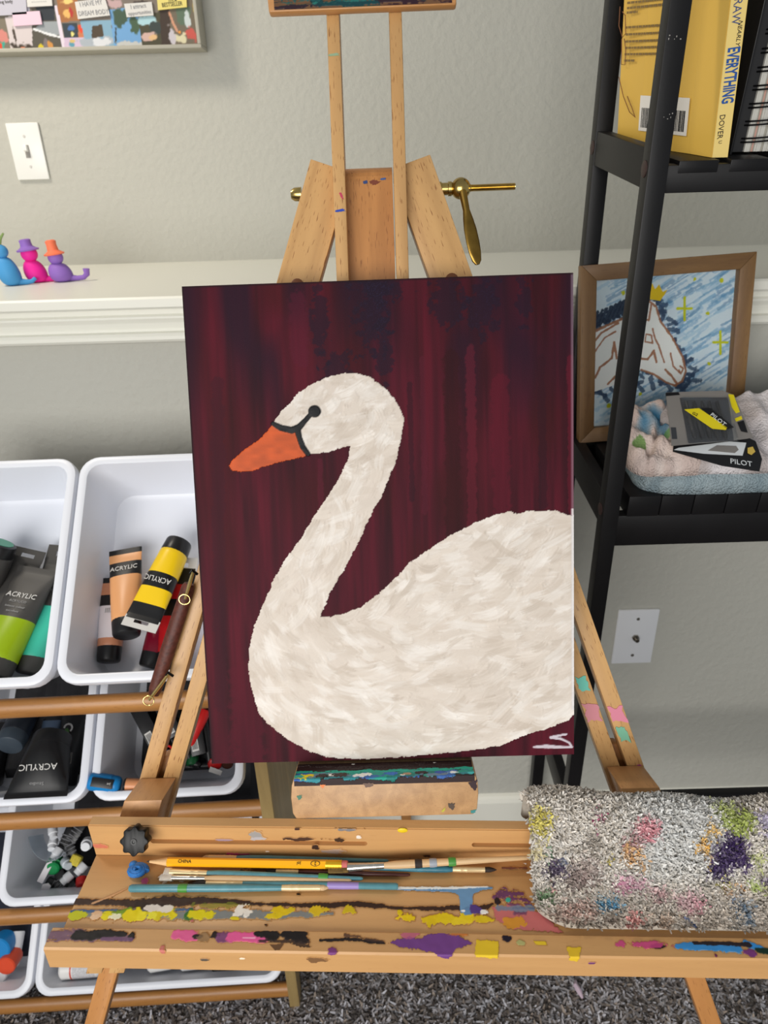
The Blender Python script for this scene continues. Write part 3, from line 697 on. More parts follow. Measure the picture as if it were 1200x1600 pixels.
# painted front rail: top face, then round the arris on to the front face
RL = 0.0180 + 0.0270
ras = Ras(TX1 - RX0, RL, 980, 74, (206, 150, 90), RX0, 0.0, 81)      # v: 0 at foot of the face, RL at the tray side
def fr(px, py):
    x, y = tz(px, py, 0.003)
    if y >= -0.0925: return (x, 0.027 + (y + 0.0925))
    x, z = ty(px, py, -0.0925); return (x, z + 0.024)
f = fr
sm([(75, 1462), (120, 1462), (205, 1466)], [14, 16, 8], (110, 82, 108), .5, .9, .0004, .1)
sm([(118, 1462), (150, 1461), (170, 1459), (196, 1460)], [12, 14, 9, 6], (28, 24, 26), .5); bl(205, 1464, 5, 6, (28, 24, 26), .3)
sm([(160, 1468), (205, 1469)], 5, (112, 80, 112), .6, .9)
sm([(275, 1460), (300, 1463), (306, 1466)], [12, 16, 8], (222, 96, 148), .4); bl(308, 1464, 8, 3, (40, 30, 30), .4); bl(320, 1464, 10, 6, (140, 112, 80), .6, .8); bl(336, 1462, 8, 4, (36, 28, 28), .5)
sm([(345, 1464), (362, 1464)], [13, 13], (122, 70, 112), .5); sm([(362, 1464), (412, 1465)], [13, 13], (226, 92, 152), .4); sm([(380, 1466), (398, 1466)], 2, (244, 170, 200), .5)
sm([(400, 1459), (430, 1462)], [6, 14], (26, 22, 24), .5); sm([(445, 1460), (472, 1464)], [12, 16], (26, 22, 24), .5); sm([(405, 1471), (480, 1472)], [3, 6], (40, 30, 30), .6, .8, .0003, .1)
ras.poly([f(420, 1475), f(445, 1475), f(436, 1486), f(428, 1484)], (60, 42, 32), .001, .7); ras.poly([f(450, 1474), f(480, 1474), f(488, 1480), f(474, 1481)], (44, 32, 28), .001, .8, 0, .1)
sm([(500, 1470), (545, 1468), (600, 1474)], [3, 5, 4], (30, 24, 26), .8); sm([(540, 1462), (600, 1472)], [5, 3], (70, 50, 44), .9, .8, .0003, .2)
ras.poly([f(606, 1474), f(640, 1463), f(650, 1468), f(668, 1460), f(715, 1461), f(738, 1474), f(710, 1484), f(700, 1498), f(672, 1488), f(640, 1484)], (112, 64, 132), .0016, 1, .0005)
bl(640, 1462, 12, 4, (180, 90, 130), .6, .8)
ras.poly([f(742, 1470), f(752, 1468), f(778, 1472), f(780, 1478), f(776, 1497), f(742, 1496)], (226, 192, 40), .0014, .95, .0004)
ras.poly([f(832, 1470), f(852, 1472), f(856, 1478), f(836, 1478)], (226, 194, 40), .0014, .9, .0004); ras.poly([f(884, 1480), f(908, 1480), f(902, 1502), f(888, 1500)], (226, 190, 40), .001, .9, .0004)
bl(715, 1458, 12, 5, (190, 110, 50), .5, .8); bl(790, 1467, 8, 4, (30, 24, 40), .4); bl(812, 1474, 6, 3, (170, 180, 120), .5, .8)
sm([(1060, 1479), (1150, 1482)], [8, 12], (60, 140, 206), .5); sm([(1165, 1474), (1190, 1484)], [8, 10], (56, 140, 210), .5); sm([(1085, 1474), (1170, 1476)], [4, 6], (40, 34, 40), .6); sm([(1185, 1486), (1230, 1488)], 8, (24, 50, 40), .4); bl(1030, 1480, 10, 3, (30, 24, 26), .5); bl(1004, 1476, 30, 4, (196, 70, 130), .7, .9)
bl(518, 1486, 9, 4, (120, 60, 120), .5); bl(500, 1500, 14, 4, (90, 64, 44), .8, .7); bl(254, 1484, 4, 6, (196, 100, 110), .5, .7); bl(378, 1497, 4, 1.5, (236, 224, 200), .3); bl(924, 1504, 6, 2, (110, 60, 110), .4); bl(1118, 1494, 3, 3, (110, 40, 90), .4); bl(1175, 1490, 10, 4, (120, 60, 120), .5); bl(320, 1499, 6, 2, (90, 80, 70), .5)
def railcurve(U, Vv, z):
    on = Vv > 0.027
    return np.stack([U, np.where(on, -0.0925 + (Vv - 0.027), -0.0925 - z), np.where(on, 0.0030 + z, -0.024 + Vv)], -1)
ras.mesh('paint_layer', PAINT, tray, TM, ras.hit > .06, lift=0.0002, curve=railcurve)
ras = Ras(0.60, TBH + .0, 700, 60, (206, 150, 90), BX0, 0.0, 91)
f = lambda px, py: ty(px, py)
for px, py, ru, rv, c in ((402, 1304, 10, 8, (150, 152, 156)), (402, 1310, 14, 3, (180, 176, 180)), (350, 1312, 12, 2, (150, 130, 150)), (375, 1334, 22, 3, (206, 60, 130)), (350, 1336, 14, 2, (190, 60, 120)), (155, 1322, 12, 4, (200, 110, 90)), (470, 1311, 26, 3, (60, 40, 34)), (530, 1312, 12, 3, (50, 36, 30)), (493, 1324, 6, 4, (44, 30, 28)), (418, 1330, 4, 2, (236, 226, 214)), (560, 1307, 4, 3, (236, 232, 226)), (520, 1330, 16, 5, (170, 150, 140)), (545, 1296, 18, 3, (120, 124, 134)), (464, 1295, 4, 2, (60, 40, 40)), (665, 1337, 8, 2, (60, 40, 34))):
    ras.blob(*f(px, py), ru * PX, rv * PX * 1.25, c, .6, .9, .0004)
ras.mesh('paint_layer', PAINT, tray, TM, ras.hit > .06, lift=0.0003)
MB().ball((0, 0, 0), 0.005, .0012, .003, 10, 6).build('paint_spot', mat('yellow_paint', (232, 198, 30), .4), tray, TM @ Matrix.Translation((ty(629, 1292)[0], 0.0, TBH - .002)))

# black star knob and the curl of dried blue paint under it
kx, kz = ty(212, 1327, -0.016)
P = [((0.0122 + 0.0013 * math.cos(8 * a)) * math.cos(a), (0.0122 + 0.0013 * math.cos(8 * a)) * math.sin(a)) for a in [2 * math.pi * k / 64 for k in range(64)]]
KM = TM @ Matrix.Translation((kx, 0, kz)) @ Matrix.Rotation(R(-32), 4, 'X')
kb = MB().prism(P, -0.019, -0.008, bev=0.0010)
knob = kb.build('knob', mat('black_plastic', (10, 10, 11), 0.35, 0.3), tray, KM)
MB().lathe([(0.0028, 0), (0.0028, 0.0008), (0.0016, 0.0008), (0.0012, 0.0002)], 12).build('knob_socket', mat('socket_dark', (6, 6, 6), 0.4), tray, KM @ Matrix.Translation((0, -0.0190, 0)) @ Matrix.Rotation(R(90), 4, 'X'))
MB().lathe([(0.006, 0), (0.006, 0.008)], 16).build('knob_stem', MATS['black_plastic'], tray, KM @ Matrix.Rotation(R(90), 4, 'X'))
bx, by = tz(215, 1361, .003)
bm_ = MB()
pts = [((.0082 - .0062 * k / 40) * math.cos(k * .42), (.0062 - .0046 * k / 40) * math.sin(k * .42), .0032 + .0030 * k / 40) for k in range(41)]
bm_.tube(pts, [.0030 - .0012 * k / 40 for k in range(41)], 8)
bm_.ball((0, 0, .002), .0078, .0060, .0028)
bm_.ball((-.006, .006, .004), .004, .004, .003)
bm_.build('paint_curl', mat('blue_paint', (44, 116, 190), 0.4, bump=.5, bscale=500), tray, TM @ Matrix.Translation((bx, by, 0)), label='curled lump of dried bright blue paint')

# ---------------------------------------------------------------- brushes and the pencil lying in the tray
GR = 'brushes and pencil lying in the tray'
TEAL = mat('teal_lacquer', (84, 136, 146), 0.3, 0.5, noise=.12, nscale=90)
TEAL_D = mat('blue_green_lacquer', (52, 112, 130), 0.3, 0.5, noise=.2, nscale=120)
FER = mat('cream_ferrule', (222, 196, 150), 0.32, 0.5, 0.35); SIL = mat('silver_ferrule', (200, 196, 188), 0.22, 0.5, 0.9)
BRW = mat('maroon_lacquer', (72, 34, 28), 0.3); RAW = wood('raw_handle', (220, 186, 140), (150, 112, 76), .3, 2, .5, .35)
DKH = mat('dark_bristle', (44, 34, 30), .7, noise=.3, nscale=300); WHH = mat('white_bristle', (232, 224, 212), .6, noise=.1, nscale=300); OLH = mat('olive_bristle', (110, 86, 40), .7, noise=.4, nscale=400); TAN = mat('tan_bristle', (206, 176, 136), .6, noise=.2, nscale=400)
def brush(label, tip, tail, zt, ze, r, fl, bl_, mh, mf, mb_, flat=1.0, dab=None, blunt=False):
    """tip/tail photo pixels; heights above the tray floor; fl, bl_ ferrule and bristle lengths (m)"""
    r *= .80; zt -= .001; ze -= .001
    a = TM @ Vector((*tz(*tip, zt), zt)); b = TM @ Vector((*tz(*tail, ze), ze))
    M, L = along(a, b, t_z)
    o = root('paintbrush', M, label, 'brush', GR)
    B = bl_; Fe = B + fl
    k = [(r * .70, Fe), (r * .95, Fe + (L - Fe) * .08), (r, Fe + (L - Fe) * .2), (r * .82, Fe + (L - Fe) * .55), (r * .55, L - .002), (r * .30, L)]
    if blunt: k = [(r * .75, Fe), (r, Fe + (L - Fe) * .3), (r, L - .002), (r * .7, L)]
    h = MB().lathe(k, 14).build('handle', mh, o, M)
    MB().lathe([(r * .80 * flat, B), (r * .84, B + fl * .55), (r * .90, B + fl * .58), (r * .84, B + fl * .62), (r * .84, B + fl * .75), (r * .90, B + fl * .78), (r * .84, B + fl * .82), (r * .78, Fe + .001)], 16, sx=1.0).build('ferrule', mf, o, M)
    if flat > 1.05:
        MB().box(-r * flat, r * flat, -r * .35, r * .35, 0, B + .001, r * .15).build('bristles', mb_, o, M)
    else:
        MB().lathe([(r * .10, 0), (r * .45, B * .25), (r * .75, B * .6), (r * .72, B + .001)], 12).build('bristles', mb_, o, M)
    if dab:
        for f0, f1, m in dab: MB().lathe([(r * 1.06, Fe + (L - Fe) * f0), (r * 1.10, Fe + (L - Fe) * (f0 + f1) / 2), (r * 1.0, Fe + (L - Fe) * f1)], 14).build('paint_dab', m, h, M)
    return o
GRN = mat('green_paint', (70, 140, 60), .4); PUR = mat('lilac_paint', (150, 130, 190), .4)
brush('teal brush furthest back, its cream ferrule touching the back board', (316, 1339.5), (607, 1345), .006, .0045, .0036, .026, .006, TEAL, FER, TAN)
brush('teal brush behind the yellow pencil with a dark tip at right', (776, 1359), (560, 1356), .005, .006, .0040, .029, .011, TEAL_D, FER, DKH)
brush('wide silver flat brush with raw paint-flecked handle and olive bristles', (513, 1357), (826, 1340), .008, .016, .0046, .033, .018, RAW, SIL, OLH, 1.35, ((.45, .50, GRN), (.32, .37, mat('grey_paint', (150, 156, 166), .4)), (.22, .27, DKH)))
brush('dark maroon handled brush under the others near the tray middle', (415, 1361), (641, 1367), .004, .004, .0034, .020, .010, BRW, FER, DKH)
brush('teal flat brush with a broad cream ferrule below the pencil', (256, 1362), (567, 1373), .006, .006, .0039, .034, .006, TEAL, FER, WHH, 1.2, ((.72, .78, GRN),))
brush('plain pale wood brush with a silver ferrule and white paint on its bristles', (250, 1371), (549, 1376), .006, .006, .0035, .030, .011, RAW, SIL, WHH, 1.1)
brush('thin teal brush with dark bristles and smeared purple handle end', (300, 1380), (622, 1385), .005, .005, .0037, .033, .013, TEAL, FER, DKH, 1.0, ((.55, .75, PUR),), True)
brush('frontmost teal brush, blunt end at left and bristles at right', (514, 1387), (202, 1388), .0055, .0055, .0042, .034, .008, TEAL, FER, TAN, 1.0, ((.62, .68, GRN),), True)
a = TM @ Vector((*tz(229, 1346, .0085), .0085)); b = TM @ Vector((*tz(544, 1351, .0085), .0085))
M, L = along(a, b, t_z)
pencil = root('pencil', M, 'yellow hexagonal pencil with a pink eraser lying among the brushes', 'pencil', GR)
PY = mat('pencil_yellow', (246, 176, 26), 0.3, 0.5)
rr = .0040
hx = MB().lathe([(rr, .020), (rr, L - .020)], 6, smooth=False); hx.build('shaft', PY, pencil, M @ Matrix.Rotation(R(30), 4, 'Z'), auto=False)
MB().lathe([(.0012, .003), (rr * .95, .020)], 16).build('sharpened_wood', mat('cedar', (226, 182, 130), .6), pencil, M)
MB().lathe([(.0002, 0), (.0012, .0034)], 10).build('lead', mat('graphite', (60, 58, 58), .4), pencil, M)
fp = [(rr * 1.02, L - .021)]
for k in range(5): fp += [(rr * 1.06, L - .020 + k * .0026), (rr * .98, L - .020 + k * .0026 + .0013)]
MB().lathe(fp + [(rr * 1.02, L - .006)], 16).build('ferrule', mat('gold_ferrule', (226, 176, 40), .3, .5, .6), pencil, M)
MB().lathe([(rr * .9, L - .007), (rr * .9, L - .001), (rr * .6, L)], 14).build('eraser', mat('pink_eraser', (196, 104, 100), .7), pencil, M)
INK = mat('black_ink', (16, 16, 18), .5)
# lettering stands on the facet that faces up and forward
def on_pencil(d, s, size, flip=False, sx=1.0, up=0.00368):
    n = (t_z * .88 - t_y * .47).normalized(); ax = (M.to_3x3() @ Vector((0, 0, 1))).normalized(); n = (n - ax * n.dot(ax)).normalized()
    x = ax if not flip else -ax; y = n.cross(x)
    o = (M @ Vector((0, 0, d))) + n * up
    text(pencil, s, RM(x, y, n, o), size, INK, sx=sx)
on_pencil(.037, 'CHINA', .0040)
on_pencil(L - .046, 'jol', .0040, True); on_pencil(L - .0305, '2', .0042, True)
n_ = (t_z * .88 - t_y * .47).normalized(); ax_ = (M.to_3x3() @ Vector((0, 0, 1))).normalized()
MB().tube([(.0042 * math.cos(q * math.pi / 12), .0022 * math.sin(q * math.pi / 12), 0) for q in range(24)], .00028, 6, closed=True).build('number_ring', INK, pencil, RM(ax_, n_.cross(ax_), n_, (M @ Vector((0, 0, L - .0305))) + n_ * .0037))

# ---------------------------------------------------------------- stained terry towel over the right of the tray
def project(P):
    d = P - np.array(CAM); z = d @ np.array(fwd)
    return 600 + F_PX * (d @ np.array(cam_r)) / z, 800 - F_PX * (d @ np.array(cam_u)) / z
prof = np.array([(-.0700, .0065), (-.0600, .0085), (-.0480, .0110), (-.0360, .0170), (-.0250, .0270), (-.0160, .0390), (-.0080, .0500), (.0010, .0590), (.0110, .0630), (.0200, .0590), (.0245, .0480), (.0260, .0300)])
def spl(a):
    x = np.clip(a, 0, 1) * (len(prof) - 1); i = np.minimum(x.astype(int), len(prof) - 2); fr_ = x - i
    g = lambda j: prof[np.clip(j, 0, len(prof) - 1)]
    p0, p1, p2, p3 = g(i - 1), g(i), g(i + 1), g(i + 2); t = fr_[:, None]
    return .5 * (2 * p1 + (p2 - p0) * t + (2 * p0 - 5 * p1 + 4 * p2 - p3) * t * t + (3 * p1 - p0 - 3 * p2 + p3) * t ** 3)
xl_top = tz(823, 1262, .062)[0]; xl_mid = tz(836, 1400, .012)[0]
def left(a):
    x = xl_top * np.clip(a / .8, 0, 1) + xl_mid * (1 - np.clip(a / .8, 0, 1))
    return x + .030 * np.clip((.16 - a) / .16, 0, 1) ** 2
def tow(w, a, off=0.0):
    p = spl(a); e = 1e-3; dp = spl(np.clip(a + e, 0, 1)) - spl(np.clip(a - e, 0, 1)); nn = np.stack([-dp[:, 1], dp[:, 0]], 1); nn /= np.linalg.norm(nn, axis=1)[:, None]
    x0 = left(a); x = x0 + (TX1 - .02 - x0) * w
    wav = .0025 * np.sin(x * 26 + a * 3) + .002 * np.sin(x * 61 - a * 7) - .010 * np.clip((x - .30) / .1, 0, 1) * np.clip(a - .4, 0, 1)
    y = p[:, 0] + nn[:, 0] * (off + wav * np.clip(a * 4, 0, 1)); z = p[:, 1] + nn[:, 1] * (off + wav * np.clip(a * 4, 0, 1))
    edge = np.clip(w * 36, 0, 1); rnd = np.sqrt(np.clip(1 - (1 - edge) ** 2, 0, 1))
    return np.stack([x, y, z], 1), np.stack([np.zeros_like(x), nn[:, 0], nn[:, 1]], 1), rnd
gw, ga = 110, 70
W_, A_ = np.meshgrid(np.linspace(0, 1, gw) ** 1.3, np.linspace(0, 1, ga)); W_ = W_.ravel(); A_ = A_.ravel()
Pt, Nt, rn = tow(W_, A_)
er = np.sqrt(np.clip(1 - (1 - np.clip(A_ * 22, 0, 1)) ** 2, 0, 1))
th_ = .0052 * rn * er
Vt = np.concatenate([Pt + Nt * th_[:, None], Pt - Nt * th_[:, None]])
ii = np.arange(gw * ga).reshape(ga, gw); q1 = np.stack([ii[:-1, :-1], ii[:-1, 1:], ii[1:, 1:], ii[1:, :-1]], -1).reshape(-1, 4); N_ = gw * ga
fs = [tuple(q) for q in q1] + [tuple(q[::-1] + N_) for q in q1]
for k in range(ga - 1): fs += [(ii[k + 1, 0], ii[k, 0], ii[k, 0] + N_, ii[k + 1, 0] + N_)[::-1], (ii[k, -1], ii[k + 1, -1], ii[k + 1, -1] + N_, ii[k, -1] + N_)[::-1]]
for k in range(gw - 1): fs += [(ii[0, k], ii[0, k + 1], ii[0, k + 1] + N_, ii[0, k] + N_)[::-1], (ii[-1, k + 1], ii[-1, k], ii[-1, k] + N_, ii[-1, k + 1] + N_)[::-1]]
towel = root('towel', TM @ Matrix.Translation((xl_mid, -.06, 0)), 'grey paint-stained terry towel draped over the right of the tray', 'towel')
tb = MB(); tb.add([tuple(v) for v in Vt], fs, 0, True)
tb.build('cloth', mat('towel_base', (176, 168, 156), .95, .1, noise=.15, nscale=120), towel, TM)
# pile, dyed where paint was wiped
n = 22000
w0 = NP.rand(n); a0 = NP.rand(n) * .93; P0, N0, r0 = tow(w0, a0)
e0 = np.sqrt(np.clip(1 - (1 - np.clip(a0 * 22, 0, 1)) ** 2, 0, 1)); P0 = P0 + N0 * (.0046 * r0 * e0)[:, None]
Wp = P0 @ np.array(TM.to_3x3()).T + np.array(TM.translation)
sx_, sy_ = project(Wp)
base = np.array([(206, 198, 187), (190, 181, 169), (220, 214, 206), (212, 206, 198)], float)[NP.choice(4, n)]
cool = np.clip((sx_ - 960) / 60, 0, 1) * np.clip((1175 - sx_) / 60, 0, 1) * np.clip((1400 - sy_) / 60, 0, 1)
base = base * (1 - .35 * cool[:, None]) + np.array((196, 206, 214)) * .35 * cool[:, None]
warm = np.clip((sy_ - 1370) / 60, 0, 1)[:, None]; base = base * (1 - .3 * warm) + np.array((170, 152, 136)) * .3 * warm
jx = sx_ + NP.normal(0, 4, n); jy = sy_ + NP.normal(0, 4, n)
for cx_, cy_, rx_, ry_, c, am in ((845, 1285, 16, 26, (212, 196, 60), .8), (838, 1330, 10, 14, (206, 190, 120), .6), (854, 1335, 6, 6, (40, 90, 50), .9), (866, 1358, 20, 16, (56, 44, 70), .9), (880, 1348, 8, 8, (70, 84, 110), .7), (855, 1402, 14, 10, (64, 104, 60), .8), (864, 1394, 5, 5, (200, 140, 140), .7),
        (935, 1275, 4, 18, (150, 40, 90), .95), (925, 1317, 16, 14, (120, 110, 100), .7), (1012, 1295, 22, 18, (204, 116, 128), .85), (990, 1312, 18, 10, (150, 90, 96), .7), (985, 1334, 16, 18, (204, 146, 84), .85), (1002, 1350, 8, 8, (200, 140, 80), .7), (949, 1341, 6, 6, (214, 194, 60), .8),
        (915, 1360, 30, 26, (136, 116, 112), .6), (905, 1378, 26, 18, (120, 98, 94), .6), (985, 1380, 26, 12, (190, 120, 150), .6), (972, 1390, 12, 8, (186, 96, 140), .6), (952, 1415, 20, 11, (78, 142, 184), .9), (938, 1408, 8, 6, (80, 150, 190), .8), (989, 1438, 13, 13, (212, 136, 132), .9), (905, 1425, 32, 14, (188, 140, 130), .6), (880, 1430, 20, 16, (180, 146, 134), .5), (950, 1437, 14, 9, (100, 84, 74), .7), (905, 1448, 18, 8, (130, 116, 100), .6),
        (1028, 1400, 16, 14, (196, 140, 150), .6), (1078, 1415, 26, 18, (212, 160, 172), .7), (1090, 1420, 8, 10, (214, 140, 156), .7), (1035, 1442, 18, 12, (170, 140, 118), .6), (1015, 1462, 22, 6, (200, 120, 120), .7), (1072, 1458, 16, 5, (150, 110, 70), .7), (1074, 1441, 5, 4, (60, 80, 130), .9),
        (1098, 1320, 9, 14, (222, 160, 60), .85), (1112, 1298, 9, 12, (226, 170, 70), .8), (1108, 1340, 8, 6, (226, 170, 60), .7), (1155, 1285, 26, 22, (152, 168, 70), .95), (1130, 1268, 22, 10, (160, 170, 90), .85), (1160, 1264, 14, 8, (100, 90, 80), .7), (1192, 1280, 16, 12, (170, 160, 200), .7), (1195, 1295, 14, 8, (170, 160, 196), .7), (1214, 1390, 30, 14, (120, 124, 60), .7),
        (1138, 1338, 32, 24, (50, 34, 76), .97), (1120, 1362, 20, 14, (50, 34, 76), .97), (1146, 1318, 22, 18, (52, 36, 78), .97), (1155, 1350, 16, 10, (60, 44, 86), .9), (1182, 1342, 10, 12, (180, 190, 110), .8), (1178, 1385, 10, 14, (166, 190, 90), .8), (1130, 1385, 12, 5, (140, 130, 50), .7), (1158, 1390, 10, 5, (190, 130, 70), .7), (1134, 1395, 10, 6, (160, 116, 80), .6), (1164, 1430, 9, 18, (86, 112, 140), .8), (1150, 1412, 8, 6, (90, 110, 140), .8), (1146, 1448, 6, 12, (130, 140, 150), .6), (1196, 1380, 8, 8, (110, 90, 140), .6)):
    d = np.hypot((jx - cx_) / rx_, (jy - cy_) / ry_); m = (np.clip((1.05 - d) * 3, 0, 1) * am * (.6 + .4 * NP.rand(n)))[:, None]
    base = base * (1 - m) + np.array(c, float) * m
base = np.clip(base * (.88 + .22 * NP.rand(n))[:, None], 0, 255)
tufts('terry_pile', P0, N0, .0040, .00125, base, towel, cmat('terry_yarn', .95, .1), M=TM, lean=.9, seed=21)

# ---------------------------------------------------------------- carrying strap hooked to the left leg
sa = EM @ Vector((*ep(299, 930, .012), .0)).xzy; 
def e3(px, py, t): x, s = ep(px, py, t); return EM @ Vector((x, t, s))
LEA = mat('brown_leather', (86, 44, 34), 0.5, 0.4, noise=.3, nscale=200, bump=.3, bscale=400)
p0, p1 = e3(296, 912, .030), e3(240, 1085, .030)
Mx, L = along(p0, p1, e_b)
strap = MB().lathe([(.0050, 0), (.0068, .004), (.0074, L * .3), (.0076, L * .6), (.0066, L - .006), (.0052, L)], 16, sx=1.0, sy=.8).build('carry_handle', LEA, easel, Mx, label='brown leather carrying handle with brass clips')
GOLD = mat('gold_wire', (214, 186, 120), .25, .5, 1.0)
for a, b in (((302, 893), (289, 936)), ((264, 1052), (233, 1094))):
    A_, B_ = e3(*a, .022), e3(*b, .020)
    MB().tube([A_, A_.lerp(B_, .5), B_], [.0016, .0019, .0013], 8).build('clip_pin', GOLD, strap, Matrix.Identity(4))
    ring = [B_ + e_r * (.0055 * math.cos(k * math.pi / 10)) + e_u * (.0050 * math.sin(k * math.pi / 10)) - e_b * .0015 for k in range(20)]
    MB().tube(ring, .0006, 6, closed=True).build('clip_ring', GOLD, strap, Matrix.Identity(4))
    MB().tube([A_ + e_r * .004 - e_u * .003, A_ + e_u * .002 - e_b * .003, A_ - e_r * .003 - e_u * .002], .0014, 6).build('clip_tie', mat('black_plastic', (18, 17, 18)), strap, Matrix.Identity(4))

# ---------------------------------------------------------------- toy rack with tilted white bins
RK = Matrix.Translation((-0.180, 0.705, 0)) @ Matrix.Rotation(R(1.8), 4, 'Z')
RAIL = wood('rack_rail', (184, 128, 66), (122, 76, 34), .35, 0, .42, .5)
PANEL = wood('rack_panel', (176, 150, 98), (120, 96, 56), .25, 2, .5, .4)
rack = root('toy_rack', RK, 'low wooden rack of tilted white bins standing left of the easel', 'storage rack')
Mside = RM((0, 1, 0), (-1, 0, 0), (0, 0, 1), (0, 0, 0))
so = [(0, 0), (.030, 0), (.040, .13), (.075, .19), (.185, .19), (.222, .13), (.235, 0), (.268, 0), (.268, .93), (.20, .93), (.05, .78), (0, .76)]
for x in (0.0, -0.868):
    MB().prism(so, -.009 - x, .009 - x, M=Mside, bev=.002).build('side_panel', PANEL, rack, RK)
ROWZ = [0.744, 0.538, 0.327, 0.097]; RAILZ = [0.685, 0.479, 0.270, 0.037]
TH = R(43); BL = 0.318
for z in RAILZ:
    for y, zz in ((.012, z), (.236, z + .072)):
        MB().lathe([(.0140, -.859), (.0140, -.009)], 14, sy=.75, M=Matrix.Translation((0, y, zz)) @ Matrix.Rotation(R(90), 4, 'Y')).build('rail', RAIL, rack, RK)
PLA = mat('white_plastic', (228, 231, 239), 0.32, 0.5)
def rrect(w0, w1, l0, l1, r, n=6):
    P = []
    for cx_, cy_, a0 in ((w1 - r, l1 - r, 0), (w0 + r, l1 - r, 90), (w0 + r, l0 + r, 180), (w1 - r, l0 + r, 270)):
        for k in range(n + 1): a = R(a0 + 90 * k / n); P.append((cx_ + r * math.cos(a), cy_ + r * math.sin(a)))
    return P
BINS = {}
def bin_(key, x0, w, row, label, D=.115, dz=0.0):
    """local x across, y from the front rim to the back rim, z out of the mouth"""
    M = RK @ Matrix.Translation((x0, -.006, ROWZ[row] + dz - .010)) @ Matrix.Rotation(TH, 4, 'X')
    o = root('storage_bin', M, label, 'storage bin', 'white plastic bins tilted in the wooden rack')
    loops = []
    def lp(i, z, r): loops.append([(p[0], p[1], z) for p in rrect(i, w - i, i, BL - i, r)])
    lp(.0035, -.016, .026); lp(.0, -.016, .028); lp(.0, -.004, .028); lp(.0012, -.0012, .027); lp(.004, 0, .026); lp(.0095, 0, .022); lp(.0120, -.0012, .020); lp(.0130, -.004, .019)
    lp(.021, -D + .016, .026); lp(.024, -D + .005, .026); lp(.033, -D, .022)
    mb = MB(); n = len(loops[0]); vs = [p for l in loops for p in l]; fs = []
    for i in range(len(loops) - 1):
        for k in range(n): fs.append((i * n + k, i * n + (k + 1) % n, (i + 1) * n + (k + 1) % n, (i + 1) * n + k))
    fs.append(tuple((len(loops) - 1) * n + k for k in range(n)))
    # outside skin
    out = []
    def lo(i, z, r): out.append([(p[0], p[1], z) for p in rrect(i, w - i, i, BL - i, r)])
    lo(.0035, -.016, .026); lo(.0105, -.006, .02); lo(.0188, -D + .012, .028); lo(.022, -D, .026); lo(.032, -D - .0025, .022)
    b = len(vs); vs += [p for l in out for p in l]
    for i in range(len(out) - 1):
        for k in range(n): fs.append((b + i * n + (k + 1) % n, b + i * n + k, b + (i + 1) * n + k, b + (i + 1) * n + (k + 1) % n))
    fs.append(tuple(b + (len(out) - 1) * n + k for k in range(n))[::-1])
    mb.add(vs, fs, 0, True); sh = mb.build('tub', PLA, o, M)
    for fx in (.046, w - .040):
        MB().prism([(fx, -.014), (fx - .016, -.014), (fx - .003, -.030), (fx, -.031)], .0012, .0032, bev=.0004).build('rib', mat('clear_rib', (206, 216, 230), .3), sh, M)
    BINS[key] = M
    return o
bin_('A', -0.452, .206, 0, 'top row bin at the left edge, holding green and turquoise tubes', D=.098)
bin_('B', -0.2425, .206, 0, 'top row bin holding yellow, peach and red paint tubes', D=.098)
bin_('C', -0.452, .206, 1, 'second row bin at left full of black tubes')
bin_('D', -0.2425, .214, 1, 'second row bin behind the easel leg, full of dark markers')
bin_('E', -0.428, .415, 2, 'third row wide bin half hidden by the tray, cluttered with bits')
bin_('F', -0.846, .415, 3, 'bottom row bin at the left edge with blue and orange caps')
bin_('G', -0.428, .415, 3, 'bottom row wide bin of white bottles below the tray')
def bp(key, px, py, lz):
    M = BINS[key]; n = (M.to_3x3() @ Vector((0, 0, 1))).normalized()
    q = M.inverted() @ at(px, py, M @ Vector((0, 0, lz)), n); return Vector((q.x, q.y, lz))

